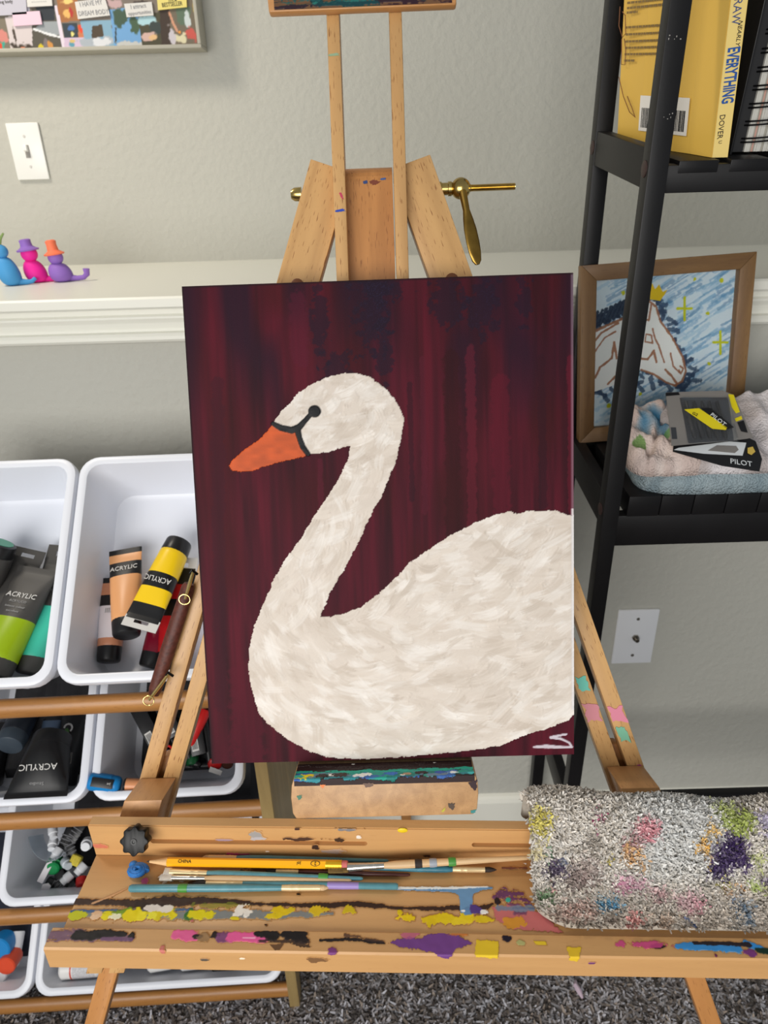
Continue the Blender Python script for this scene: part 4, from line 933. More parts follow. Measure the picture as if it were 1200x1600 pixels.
BLK = mat('black_gloss', (20, 20, 22), .35); CHAR = mat('charcoal_print', (62, 60, 58), .45)
def tube_thing(key, label, cap, tail, zc, zt, r, bands, capm=None, capl=.022, flare=1.2, tab=None, nm='paint_tube', cat='paint tube', group='paint tubes in the bins', words=(), twist=0.0, straight=False):
    """squeezable tube: cap end pixel, tail end pixel and their heights in the bin; bands = (end fraction, material)"""
    M0 = BINS[key]; a = bp(key, *cap, zc); b = bp(key, *tail, zt)
    for p_ in (a, b):                        # keep clear of the sloping walls of the tub
        k_ = .012 + .014 * min(1, -p_.z / .115)
        if cap[0] > -10 and p_.z < -.02: p_.x = min(max(p_.x, k_ + r), .206 - k_ - r)
        if p_.z < -.02: p_.y = max(p_.y, k_ + .002)
    if straight: a.x = b.x
    a = M0 @ a; b = M0 @ b
    up = M0.to_3x3() @ Vector((math.sin(twist), 0, math.cos(twist)))
    M, L = along(a, b, up)
    o = root(nm, M, label, cat, group)
    fs = [0, .02] + [k / 14 for k in range(1, 14)] + [.94, .97, 1.0]
    for e, _ in bands: fs += [e - .002, e + .002]
    fs = sorted(set(round(f, 4) for f in fs if 0 <= f <= 1)); body = capl * .9; mb = MB(); S = 20; vs = []
    for f in fs:
        g = min(f / .96, 1); wx = r * (1 + (flare - 1) * g); ty_ = max(r * (1 - g ** 1.6), .0011)
        if f < .01: wx *= .93; ty_ *= .93
        e = 1 - .35 * g
        for k in range(S):
            c, s = math.cos(2 * math.pi * k / S), math.sin(2 * math.pi * k / S)
            vs.append((wx * math.copysign(abs(c) ** e, c), ty_ * math.copysign(abs(s) ** e, s), body + f * (L - body)))
    mats = []; 
    for _, m in bands:
        if m not in mats: mats.append(m)
    mb.add(vs, [], 0)
    for i in range(len(fs) - 1):
        fm = (fs[i] + fs[i + 1]) / 2; mi = mats.index(next(m for e, m in bands if fm <= e + 1e-6))
        for k in range(S):
            mb.f.append((i * S + k, i * S + (k + 1) % S, (i + 1) * S + (k + 1) % S, (i + 1) * S + k)); mb.mi.append(mi); mb.sm.append(True)
    mb.f.append(tuple(range(S))[::-1]); mb.mi.append(0); mb.sm.append(False)
    mb.f.append(tuple((len(fs) - 1) * S + k for k in range(S))); mb.mi.append(len(mats) - 1); mb.sm.append(False)
    bo = mb.build('tube_body', mats, o, M)
    MB().lathe([(r * .80, 0), (r * .90, .0012), (r * .95, .004), (r * 1.0, capl - .002), (r * .98, capl)], 24).build('cap', capm or BLK, o, M)
    if tab:
        tm, tl, hole = tab; w = r * flare
        zb = L - .004; zt_ = L + tl
        T = MB()
        hw, h0, h1 = w * .42, zb + tl * .35, zb + tl * .75
        for x0, x1, z0, z1 in ((-w, w, zb, h0), (-w, w, h1, zt_), (-w, -hw, h0, h1), (hw, w, h0, h1)): T.box(x0, x1, -.0006, .0006, z0, z1)
        T.build('hang_tab', tm, o, M, auto=False)
    for s, f, size, sx, m, flip in words:
        g = f / .96; tk = max(r * (1 - g ** 1.6), .0011); z = body + f * (L - body)
        slope = -(r * (1 - min(1, (g + .05)) ** 1.6) - r * (1 - max(0, g - .05) ** 1.6)) / (.1 * .96 * (L - body))
        zx = M.to_3x3(); nn = (zx @ Vector((0, 1, slope))).normalized(); xx = zx @ Vector((1, 0, 0)) * (-1 if not flip else 1)
        yy = nn.cross(xx)
        text(bo, s, RM(xx, yy, nn, (M @ Vector((0, tk, z))) + nn * .0006), size, m, sx=sx)
    return o
WTX = mat('white_print', (214, 212, 208), .5); GTX = mat('grey_print', (150, 150, 150), .5); WHL = mat('white_label', (214, 206, 210), .5)
def C(n, rgb): return mat(n, rgb, .35, .5)
PEA, PEA2, YEL, RED, CRI = C('peach_tube', (222, 160, 108)), C('pale_brown_tube', (190, 128, 96)), C('yellow_tube', (240, 200, 20)), C('red_tube', (176, 22, 28)), C('crimson_tube', (124, 14, 40))
LIM, TUR, GRNC = C('lime_tube', (146, 174, 10)), C('turquoise_tube', (62, 186, 160)), C('teal_cap', (36, 136, 104))
# top right bin
tube_thing('B', 'crimson tube lying lowest at the front of the bin, black cap down', (236, 1044), (262, 960), -.077, -.075, .0185, [(.5, CRI), (1, CRI)])
tube_thing('B', 'red tube with a white strip and white hang tab, partly behind the leather handle', (262, 1046), (284, 888), -.072, -.068, .0180, [(.42, RED), (.62, BLK), (.80, RED), (1, BLK)], tab=(mat('tab_white', (206, 204, 200), .5), .016, 1))
tube_thing('B', 'tube with a printed white label, left of the others in the top right bin', (150, 1036), (174, 903), -.077, -.075, .0165, [(.12, PEA2), (.58, WHL), (.74, BLK), (.92, PEA2), (1, BLK)], words=(('IIIIII', .50, .010, 1, GTX, 0),))
tube_thing('B', 'large peach paint tube propped above the white labelled one, black cap down', (198, 994), (196, 858), -.044, -.062, .0195, [(.60, PEA), (.80, BLK), (.93, PEA), (1, BLK)], words=(('ACRYLIC', .70, .0105, .9, WTX, 0),))
tube_thing('B', 'bright yellow paint tube lying across the peach and red ones', (281, 846), (222, 970), -.050, -.026, .0195, [(.36, YEL), (.56, BLK), (.78, YEL), (1, BLK)], flare=1.25, tab=(mat('tab_white', (206, 204, 200), .5), .012, 1), words=(('ACRYLIC', .46, .0105, .9, WTX, 0),))
# top left bin
tube_thing('A', 'dark tube lying deepest at the left edge of the top left bin', (-30, 1040), (42, 872), -.074, -.074, .020, [(1, CHAR)], tab=(CHAR, .014, 1))
tube_thing('A', 'turquoise paint tube with a dark hang tab', (46, 1053), (114, 872), -.074, -.080, .0200, [(.50, TUR), (1, CHAR)], capm=CHAR, tab=(CHAR, .020, 1), words=(('soft', .66, .0040, 1, GTX, 0),))
tube_thing('A', 'lime green paint tube with a dark grey upper half', (-14, 1056), (60, 888), -.042, -.062, .0250, [(.42, LIM), (1, CHAR)], capm=CHAR, words=(('ACRYLIC', .66, .0110, .95, WTX, 0), ('ACRYLICO', .59, .0050, 1, GTX, 0), ('intense colour', .53, .0048, 1, GTX, 0), ('excellent', .48, .0048, 1, GTX, 0)))
o = tube_thing('A', 'black tube with a green disc on its round cap, at the left edge', (4, 848), (-46, 960), -.040, -.085, .0215, [(1, CHAR)], capm=BLK, capl=.018)
M = ABS[o.name]
MB().lathe([(.0150, -.0006), (.0150, .0004)], 24).build('cap_disc', GRNC, o, M)
# second row left: black tubes
SLA = C('slate_cap', (58, 68, 78)); NAV = C('navy_label', (62, 76, 96))
tube_thing('C', 'black tube standing behind the round slate cap bottle', (-20, 1230), (-10, 1130), -.090, -.090, .022, [(1, BLK)])
o = tube_thing('C', 'dark bottle with a big round slate cap facing out', (14, 1166), (42, 1110), -.050, -.090, .0210, [(1, C('dark_blue_body', (30, 36, 46)))], capm=SLA, capl=.020, flare=1.05)
tube_thing('C', 'dim blue grey labelled tube between black ones', (74, 1190), (84, 1112), -.095, -.095, .0150, [(.75, NAV), (1, BLK)], flare=1.0)
o = tube_thing('C', 'upright black tube with a barcode label', (100, 1236), (118, 1105), -.080, -.085, .0180, [(1, C('black_box', (24, 25, 27)))], flare=1.05)
M = ABS[o.name]
bc = MB(); bc.box(-.012, .010, .0168, .0172, .030, .046)
bcp = bc.build('barcode_label', mat('dim_label', (140, 138, 134), .5), o, M)
for k in range(12): MB().box(-.011 + k * .0017, -.0104 + k * .0017 + (k % 3) * .0003, .0172, .0174, .032, .045).build('bar', BLK, bcp, M)
MB().tube([(.006 * math.cos(a * .5), .0166, .082 + .006 * math.sin(a * .5)) for a in range(9)], .0014, 6).build('recycling_mark', WTX, o, M)
MB().ball((0.002, .0160, .075), .004, .001, .007).build('green_mark', C('leaf_green', (60, 110, 40)), o, M)
tube_thing('C', 'black tube reading upside down, its flat end over the front rim', (40, 1150), (56, 1243), -.030, .004, .0280, [(1, BLK)], straight=True, flare=1.55, words=(('ACRYLIC', .52, .0120, 1.1, WTX, 0), ('Studio', .80, .0060, 1.3, GTX, 0)), tab=(BLK, .003, 1))
# second row right: markers
def marker(key, label, a, b, za, zb, r, body, capm, cf=.32, group='markers in the second row bin', nm='marker', cat='marker'):
    M0 = BINS[key]; A_ = bp(key, *a, za); B_ = bp(key, *b, zb)
    for p_ in (A_, B_):
        if p_.z < -.02: p_.y = max(p_.y, .042); p_.x = min(max(p_.x, .040), .176)
    A_ = M0 @ A_; B_ = M0 @ B_
    M, L = along(A_, B_, M0.to_3x3() @ Vector((0, 0, 1))); o = root(nm, M, label, cat, group); c = L * cf
    MB().lathe([(r * .5, 0), (r * .9, .001), (r * 1.04, .004), (r * 1.06, c)], 16).build('cap', capm, o, M)
    MB().lathe([(r, c), (r, L - .006), (r * .85, L - .002), (r * .6, L)], 16).build('barrel', body, o, M)
    return o
BLU = C('marker_blue', (22, 128, 196)); MPE = C('marker_peach', (224, 152, 104)); MRED = C('marker_red', (196, 26, 24)); MBR = C('marker_brown', (80, 40, 26)); MGN = C('marker_green', (20, 92, 50)); INKB = C('barrel_black', (26, 26, 28))
def rect_on(o, M, r, z0, z1, w, m, name='label_patch'): return MB().box(-w, w, r * .96, r + .0004, z0, z1).build(name, m, o, M)
for k, (a, b, lab) in enumerate((((208, 1108), (250, 1205), 'black marker with a barcode patch nearest the bin wall'), ((225, 1105), (262, 1200), 'black marker with a yellow ring beside the bar code one'), ((246, 1100), (285, 1190), 'black marker lying right of the yellow ringed one'), ((272, 1100), (300, 1210), 'black marker glimpsed between the leg rails'),
        ((318, 1120), (328, 1235), 'black marker behind the red cap'), ((296, 1190), (312, 1236), 'black marker beside the green card'))):
    o = marker('D', lab, a, b, -.070 - .004 * (k % 2), -.072, .0058, INKB, BLK)
    L = .08
    if k in (0, 1, 2, 5): rect_on(o, ABS[o.name], .0058, .036, .056, .0036, WTX if k != 1 else C('patch_yellow', (214, 190, 30)))
marker('D', 'red marker slanting beside the canvas edge', (322, 1108), (296, 1165), -.060, -.062, .0085, MRED, MRED)
marker('D', 'short red marker standing at the front of the bin', (334, 1236), (336, 1192), -.066, -.072, .0098, MRED, MRED)
marker('D', 'brown marker in the front right corner of the bin', (357, 1236), (358, 1190), -.070, -.076, .0088, MBR, MBR)
marker('D', 'green marker beside the right rail of the leg', (298, 1240), (303, 1170), -.072, -.080, .0090, MGN, MGN)
marker('D', 'dark marker lying along the front wall of the bin', (280, 1238), (345, 1235), -.080, -.080, .0060, INKB, INKB)
o = marker('D', 'bright blue highlighter lying over the front rim', (139, 1220), (189, 1227), -.004, -.010, .0120, BLU, BLU, .7)
M = ABS[o.name]; MB().box(-.0062, .0062, .0112, .0128, .006, .036, .0006).build('clip', BLK, o, M)
M2 = M @ Matrix.Translation((0, .0130, .030)) @ RM((0, 0, -1), (-1, 0, 0), (0, 1, 0), (0, 0, 0)); text(o, 'jot', M2, .0045, WTX)
marker('D', 'peach coloured marker with a dark open end', (193, 1226), (250, 1228), -.012, -.016, .0090, MPE, BLK, .06)
for k, (px, py, m, lab) in enumerate(((262, 1178, BLU, 'blue ring shaped bit seen between the leg rails'), (259, 1188, C('bit_green', (40, 170, 120)), 'green ring shaped bit under the blue one'), (254, 1195, C('bit_yellow', (226, 210, 30)), 'yellow ring shaped bit under the green one'), (263, 1170, MRED, 'red ring shaped bit above the blue one'))):
    q = BINS['D'] @ bp('D', px, py, -.055); M = BINS['D'].copy(); M.translation = q
    t = MB().tube([(.0042 * math.cos(a * .6), .0042 * math.sin(a * .6), 0) for a in range(9)], .0017, 8).build('foam_ring', m, None, M); tag(t, lab, 'foam shape', 'coloured ring bits in the marker bin')
for k, (a, b, z, lab) in enumerate((((214, 1104), (252, 1176), -.058, 'black pen box with a white barcode patch, nearest the bin wall'), ((252, 1100), (276, 1150), -.056, 'black pen box behind the left leg rail'), ((300, 1112), (312, 1180), -.064, 'black pen box close to the canvas edge'))):
    A_, B_ = bp('D', *a, z), bp('D', *b, z); M, L = along(BINS['D'] @ A_, BINS['D'] @ B_, BINS['D'].to_3x3() @ Vector((0, 0, 1)))
    o = root('pen_box', M, lab, 'box', 'black pen boxes in the second row bin')
    MB().box(-.011, .011, -.006, .006, 0, L, .0012).build('carton', INKB, o, M)
    p_ = MB().box(-.008, .002, .0061, .0064, L * .55, L * .9).build('barcode_label', WTX, o, M)
    for q in range(7): MB().box(-.007 + q * .0012, -.0064 + q * .0012, .0064, .0066, L * .58, L * .86).build('bar', BLK, p_, M)
# black filling that carries the markers
def heap(key, name, label, cat, x0, x1, y0, y1, z, m, seed, amp=.012):
    M = BINS[key]; nx, ny = 26, 18; q = vnoise(ny, nx, 4, 4, seed); vs = []; fs = []
    for j in range(ny):
        for i in range(nx):
            e = min(i, nx - 1 - i, j, ny - 1 - j); vs.append((x0 + (x1 - x0) * i / (nx - 1), y0 + (y1 - y0) * j / (ny - 1), -.112 if e == 0 else z + amp * (q[j, i] - .5)))
    for j in range(ny - 1):
        for i in range(nx - 1): a = j * nx + i; fs.append((a, a + 1, a + nx + 1, a + nx))
    fs.append(tuple([j * nx for j in range(ny)] + [(ny - 1) * nx + i for i in range(1, nx)] + [j * nx + nx - 1 for j in range(ny - 2, -1, -1)] + [i for i in range(nx - 2, 0, -1)]))
    t = MB().add(vs, fs, 0, False).build(name, m, None, M, auto=False); return tag(t, label, cat)
heap('D', 'cloth_bundle', 'dark crumpled cloth filling under the markers', 'cloth', .036, .170, .040, .255, -.086, mat('dark_cloth', (22, 22, 26), .8), 5)
heap('C', 'cloth_bundle', 'dark crumpled cloth under the black tubes', 'cloth', .036, .170, .040, .255, -.096, mat('dark_cloth', (22, 22, 26), .8), 6)
# third row: bits and pieces
heap('E', 'cloth_bundle', 'dark crumpled rag under the loose bits of the third row bin', 'cloth', .06, .38, .040, .25, -.092, mat('dark_cloth', (22, 22, 26), .8), 8, .02)
GE = 'loose bits in the third row bin'
def bitm(key, name, label, cat, px, py, lz, mb, m, rot=0.0, tiltx=0.0, group=GE, kids=()):
    M = BINS[key] @ Matrix.Translation(bp(key, px, py, lz)) @ Matrix.Rotation(rot, 4, 'Z') @ Matrix.Rotation(tiltx, 4, 'X')
    t = mb.build(name, m, None, M); tag(t, label, cat, group)
    for nm, mb2, m2 in kids: mb2.build(nm, m2, t, M)
    return t
WHP = mat('white_cap', (220, 222, 226), .4); CLR = mat('clear_plastic', (226, 236, 244), .12, .5, trans=.85, ior=1.3); WCR = mat('white_card', (206, 202, 206), .6)
capmb = lambda r=.0085, h=.018: MB().lathe([(r * .9, 0), (r, .001), (r * 1.0, h * .6), (r * .8, h * .66), (r * .78, h)], 16)
arc = [(.036 * math.cos(R(180 + k * 9)), .036 * math.sin(R(180 + k * 9)) * 1.25) for k in range(14)]
vs = []; fs = []
for k, (x, y) in enumerate(arc): vs += [(x, y, .030), (x * .86, y * .86, -.012), (x * .84, y * .84, -.012), (x * .97, y * .97, .030)]
for k in range(len(arc) - 1):
    for j in range(4): fs.append((k * 4 + j, k * 4 + (j + 1) % 4, k * 4 + 4 + (j + 1) % 4, k * 4 + 4 + j))
bitm('E', 'plastic_tub', 'curved clear plastic tub leaning against the bin wall', 'tub', 92, 1296, -.062, MB().add(vs, fs, 0, True), CLR, .2)
for k, (px, py, lz, ro, tx, lab) in enumerate(((82, 1293, -.050, .4, 1.2, 'white screw cap inside the clear tub, upper one'), (94, 1325, -.050, -.5, 1.3, 'white screw cap with a ribbed neck beside the black tube'), (84, 1312, -.056, .2, .9, 'white screw cap below the upper one in the tub'),
        (101, 1345, -.050, 1.0, .9, 'small clouded cap at the lower end of the tub'), (138, 1315, -.050, .3, .4, 'round white cap next to the tray corner'), (112, 1365, -.050, -.8, 1.3, 'pale pinkish cap lying on its side'), (133, 1350, -.048, -.7, 1.3, 'clear white cap right of the yellow block'))):
    bitm('E', 'stopper', lab, 'bottle cap', px, py, lz, capmb(.0075 if k != 4 else .009), WHP if k != 3 else mat('cloudy_cap', (190, 198, 204), .3), ro, tx)
for k, (px, py, ro, lab) in enumerate(((106, 1310, -.35, 'black ribbed tube beside the white caps'), (122, 1300, -.55, 'black box shaped bit with grey print'), (112, 1325, .45, 'black ribbed bit lying across the others'), (100, 1376, .5, 'black bottle with white lettering near the yellow block'), (88, 1385, 1.0, 'black bit below the green cap'), (118, 1390, .7, 'black bit near the tray edge'))):
    t = bitm('E', 'black_tube', lab, 'tube', px, py, -.060, MB().box(-.0085, .0085, -.018, .018, -.008, .008, .003), BLK, ro)
    for q in range(4): MB().box(-.0087, .0087, -.014 + q * .006, -.0125 + q * .006, .0066, .0084).build('rib', mat('dim_grey', (92, 92, 96), .5), t, ABS[t.name])
bitm('E', 'foam_block', 'yellow sponge block among the caps', 'sponge', 119, 1344, -.046, MB().box(-.0085, .0085, -.008, .008, -.006, .006, .003), mat('yellow_foam', (196, 178, 60), .8, noise=.2, nscale=300), -.4)
bitm('E', 'stopper', 'round green cap on a black bottle', 'bottle cap', 84, 1354, -.052, MB().lathe([(.013, -.014), (.013, 0), (.0105, .0003), (.0105, .006), (.008, .008)], 20), [C('cap_green', (16, 130, 70))], .3, .5)
bitm('E', 'stopper', 'red cap close to the tray edge', 'bottle cap', 128, 1373, -.054, MB().lathe([(.009, 0), (.009, .010), (.007, .012)], 16), C('cap_red', (198, 40, 36)), .3, 1.0)
for k, (px, py, w, h_, ro, lab) in enumerate(((71, 1362, .0055, .017, -.45, 'white card tag under the green cap'), (69, 1393, .0075, .013, -.30, 'white card tag low in the bin'), (98, 1396, .013, .008, -.15, 'white card tag with a torn edge nearest the tray'), (50, 1403, .013, .003, .45, 'thin white paper strip by the front rim'))):
    bitm('E', 'card_tag', lab, 'card tag', px, py, -.044, MB().prism([(-w, -h_), (w * .8, -h_), (w, h_ * .8), (w * .3, h_), (-w * .8, h_ * .7)], -.0006, .0006, M=Matrix.Rotation(R(-90), 4, 'X')), WCR, ro, .1)
bitm('E', 'card_sheet', 'white card behind the tray back board', 'card', 345, 1277, -.030, MB().box(-.05, .05, -.02, .02, -.0008, .0008), WCR, .05)
for k, (px, py) in enumerate(((312, 1276), (330, 1278), (355, 1277))):
    bitm('E', 'black_tube', ('short black bit behind the tray, left one', 'short black bit behind the tray, middle one', 'short black bit behind the tray, right one')[k], 'tube', px, py, -.022, MB().box(-.007, .007, -.004, .004, -.004, .004, .002), BLK, .3 * k)
# bottom row
GF = 'caps in the bottom left bin'
heap('F', 'cloth_bundle', 'dark navy rag in the bottom left bin', 'cloth', .19, .375, .04, .25, -.088, mat('navy_cloth', (26, 30, 46), .8), 9)
for px, py, r, h_, m, lab, tx in ((10, 1470, .021, .03, BLU, 'large round blue cap', .35), (22, 1490, .016, .030, C('cap_orange', (214, 74, 40)), 'orange red cap lying below the blue one', .5), (4, 1513, .017, .020, WHP, 'white cap below the orange one', .3)):
    bitm('F', 'stopper', lab, 'bottle cap', px, py, -.062, MB().lathe([(r * .96, 0), (r, .002), (r, h_ - .002), (r * .9, h_)], 24), m, 0, tx, GF)
tb_ = bitm('F', 'bottle', 'pale bottle beside the orange cap with a red stripe', 'bottle', 29, 1455, -.066, MB().lathe([(.010, 0), (.011, .003), (.011, .05), (.006, .056)], 18), WHP, 0, 1.4, GF)
GG = 'white bottles in the bottom right bin'
BOT = mat('white_bottle', (226, 224, 222), .35)
def clampG(px, py):
    q = bp('G', px, py, -.030); q.y = max(q.y, .0345); return q
def bottle(px, py, r, L, rot, lab, stripe=False, m=BOT):
    M = BINS['G'] @ Matrix.Translation(clampG(px, py)) @ Matrix.Rotation(rot, 4, 'Z') @ Matrix.Rotation(R(90), 4, 'Y')
    o = root('bottle', M, lab, 'bottle', GG)
    MB().lathe([(r * .8, 0), (r, .004), (r, L * .75), (r * .6, L * .86), (r * .42, L * .88), (r * .42, L * .93)], 20).build('bottle_body', m, o, M)
    MB().lathe([(r * .5, L * .92), (r * .5, L), (r * .4, L + .001)], 16).build('cap', WHP, o, M)
    if stripe:
        MB().lathe([(r * 1.01, L * .23), (r * 1.01, L * .26)], 20).build('red_stripe', C('stripe_red', (200, 70, 50)), o, M)
        MB().lathe([(r * 1.01, L * .28), (r * 1.01, L * .72)], 20).build('label', mat('printed_label', (196, 194, 196), .5, noise=.25, nscale=700), o, M)
    return o
bottle(96, 1519, .018, .085, .02, 'white bottle with a red stripe and printed label', True)
bottle(178, 1514, .017, .045, .9, 'white bottle partly behind the tray bracket')
bottle(232, 1516, .016, .050, .1, 'plain white bottle in the middle of the bottom bin')
bottle(282, 1513, .016, .055, .05, 'plain white bottle right of the middle one')
bottle(375, 1508, .016, .050, .1, 'clear bottle at the right end of the bottom bin', False, mat('smoky_plastic', (150, 156, 160), .2))
t = bitm('G', 'black_tube', 'black tube lying before the clear bottle', 'tube', 352, 1512, -.040, MB().box(-.022, .022, -.010, .010, -.01, .01, .004), BLK, .05, 0, GG)
heap('G', 'cloth_bundle', 'dark rag under the white bottles', 'cloth', .05, .38, .04, .22, -.098, mat('dark_cloth', (22, 22, 26), .8), 10)

# ---------------------------------------------------------------- black shelf unit on the right
BLACK = mat('black_stain', (15, 14, 16), 0.45, 0.4, noise=.2, nscale=30, bump=.06, bscale=250)
SX0, SX1, SYF, SYB, UW = 0.2880, 0.96, 0.812, 1.040, 0.0215
# the unit tips a little forward on the thick carpet
SMX = Matrix.Translation((0, SYF, .92)) @ Matrix.Rotation(R(0.8), 4, 'X') @ Matrix.Translation((0, -SYF, -.92)); SMI = SMX.inverted()
def ats(px, py, p0, n): return SMI @ at(px, py, SMX @ Vector(p0), SMX.to_3x3() @ Vector(n))
shelf = root('shelf_unit', SMX @ Matrix.Translation(((SX0 + SX1) / 2, .87, 0)), 'tall black open shelf unit of square posts at the right', 'shelf')
for x in (SX0, SX1 - UW):
    for y in (SYF, SYB - UW):
        u = MB().box(x, x + UW, y, y + UW, -.004 if y == SYF else -.022, 1.78, .0012).build('upright', BLACK, shelf, SMX)
FY = ((0, SYF + .004, 0), (0, 1, 0))
Z1, Z1b = ats(1100, 251, *FY).z, ats(1060, 303, *FY).z
Z2, Z2s, Z2b = ats(1150, 772, *FY).z, ats(1150, 803, *FY).z, ats(1150, 852, *FY).z
Z3 = ats(1100, 1241, *FY).z
S1 = ats(1006, 234, (SX0, 0, 0), (1, 0, 0)).z; S1b = ats(996, 297, (SX0, 0, 0), (1, 0, 0)).z
S2 = (ats(944, 813, (SX0, 0, 0), (1, 0, 0)).z)
TIER = [(Z1, Z1 - Z1b - .004, .0), (Z2, Z2s - Z2b, Z2 - Z2s), (Z3, .030, .0), (1.70, .036, .0)]
CAPM = mat('screw_cap', (52, 34, 32), .5)
SMP = SMX
def tier(z): return SMP @ Matrix.Translation((0, SYF, z)) @ Matrix.Rotation(R(6.6 if z > 1.1 else 4.8), 4, 'X') @ Matrix.Translation((0, -SYF, -z))
for zt, rh, st in TIER:
    SMX = tier(zt) if zt > .5 else SMP
    zr = zt - (st if st else .004)
    for x in (SX0, SX1 - UW):
        side_t = S1 if zt == Z1 else zt + .002; rh_ = S1 - S1b if zt == Z1 else .046
        sr = MB().box(x + .001, x + UW - .004, SYF + UW - .001, SYB - UW + .001, side_t - rh_, side_t, .001).build('side_rail', BLACK, shelf, SMX)
        if x == SX0:
            for y in (SYF + UW / 2, SYB - UW / 2):
                MB().lathe([(.0085, 0), (.0085, .0010), (.0075, .0016)], 18, M=Matrix.Translation((SX0 + .0003, y, side_t - rh_ / 2)) @ Matrix.Rotation(R(-90), 4, 'Y')).build('screw_cap', CAPM, sr, SMX)
    for y in ((SYF + .004, SYB - .020) if zt > .5 else (SYF + .004,)):
        MB().box(SX0 + UW - .001, SX1 - UW + .001, y, y + .016, zr - rh, zr, .001).build('cross_rail', BLACK, shelf, SMX)
    if zt > .5:
        x = SX0 + UW + .012
        gap = .0545 if zt > 1.2 else .0432
        while x + .042 < SX1 - UW:
            MB().box(x, x + .042, SYF + .0035, SYB - .004, zr - .001 if st else zt - .012, zt, .0008).build('slat', BLACK, shelf, SMX)
            x += gap
SMX = SMP
CHIP = mat('chipped_paint', (150, 146, 140), .6)
for px, py, w in ((1046, 182, .004), (1052, 56, .003)):
    q = ats(px, py, (0, SYF - .0003, 0), (0, 1, 0))
    c = MB()
    for k in range(5): c.ball((q.x + rng.uniform(-.006, .008), SYF, q.z + rng.uniform(-.003, .003)), rng.uniform(.0004, .0011), .0004, rng.uniform(.0004, .0012), 6, 4)
    c.build('chip_marks', CHIP, shelf, SMX, kind='stuff')

# yellow paperback, spine to the front
SMX = tier(Z1); SMI = SMX.inverted()
zs = Z1 + .0005; LN = -.105
PYEL = mat('book_yellow', (226, 184, 84), 0.45, .4)
PYEL2 = mat('spine_yellow', (240, 212, 130), 0.45, .4)
f0 = ats(1111, 250, (0, SYF + .018, 0), (0, 1, 0)); f1 = ats(1136, 250, (0, SYF + .018, 0), (0, 1, 0))
fx0, fx1, fy = f0.x, f1.x, SYF + .018
bend = Vector((fx0 - .010, fy + .040, 0)); back = Vector((ats(966, 210, (0, 1.0, 0), (0, 1, 0)).x, 1.0, 0))
book = root('book', SMX @ Matrix.Translation((fx0, fy, zs)), 'yellow paperback with blue and black spine lettering on the top shelf', 'book')
HB = .265
lean = Matrix.Identity(4); lean[0][2] = 0.035; lean.translation = (0, 0, 0)
def B3(x, y, z): return (x + z * LN, y, zs + z)
def plate(pts, th, m, name, par, z0=0.0, z1=HB, label=None):
    """upright sheet following plan points"""
    n = len(pts); vs = []; fs = []
    nr = []
    for i in range(n):
        a = Vector(pts[max(i - 1, 0)]); b = Vector(pts[min(i + 1, n - 1)]); d = (b - a).normalized(); nr.append(Vector((d.y, -d.x)) * th)
    for z in (z0, z1):
        for p in pts: vs.append(B3(p[0], p[1], z))
        for p, q in zip(pts, nr): vs.append(B3(p[0] + q.x, p[1] + q.y, z))
    N2 = 2 * n
    for i in range(n - 1):
        fs += [(i, i + 1, N2 + i + 1, N2 + i), (n + i + 1, n + i, N2 + n + i, N2 + n + i + 1), (i + 1, i, n + i, n + i + 1), (N2 + i, N2 + i + 1, N2 + n + i + 1, N2 + n + i)]
    fs += [(0, N2, N2 + n, n), (n - 1, 2 * n - 1, N2 + 2 * n - 1, N2 + n - 1)]
    return MB().add(vs, fs, 0, False).build(name, m, par, SMX, label=label, auto=False)
cov = [(fx0, fy), (bend.x, bend.y), (back.x + .012, back.y - .05), (back.x, back.y)]
plate(cov, .0008, PYEL, 'back_cover', book)
plate([(fx0 + .0005, fy), (fx1 - .0005, fy)], .0008, PYEL2, 'spine', book)
plate([(fx1, fy), (fx1 - .006, fy + .05), (back.x + .05, back.y)], -.0008, PYEL, 'front_cover', book)
pg = MB(); P4 = [(fx0 + .001, fy + .001), (fx1 - .001, fy + .001), (fx1 - .007, fy + .05), (back.x + .028, back.y - .003), (back.x + .004, back.y - .003), (back.x + .0135, back.y - .05), (bend.x + .0015, bend.y)]
vs = [B3(x, y, .002) for x, y in P4] + [B3(x, y, HB - .003) for x, y in P4]; n = len(P4)
pg.add(vs, [tuple(range(n))[::-1], tuple(range(n, 2 * n))] + [(i, (i + 1) % n, n + (i + 1) % n, n + i) for i in range(n)]).build('page_block', mat('page_cream', (222, 204, 160), .7), book, SMX, auto=False)
# spine lettering reads downwards
TBL, TBK = mat('title_blue', (34, 84, 160), .5), mat('title_black', (20, 20, 24), .5)
def on_spine(s, z, size, m, sx=1.0, off=0.0, **k):
    x = (fx0 + fx1) / 2 + off + z * LN
    d = Vector((-LN, 0, -1)).normalized(); nn = Vector((0, -1, 0)); yv = nn.cross(d)
    text(book, s, SMX @ RM(d, yv, nn, (x, fy - .0010, zs + z)), size, m, sx=sx, **k)
def zpx(py): return ats(1125, py, (0, fy, 0), (0, 1, 0)).z - zs
on_spine('EVERYTHING', zpx(119), .0165, TBL, .50, bold=.00045)
on_spine('DOVER', zpx(198), .0080, TBK, .86, -.003)
on_spine('NEARLY', zpx(52), .0058, TBK, 1.0, .0035, shear=.3); on_spine('DRAW', zpx(12), .0115, mat('title_slate', (70, 84, 130), .5), .8, -.0015)
on_spine('U', zpx(222), .0050, TBK, .9, -.002)
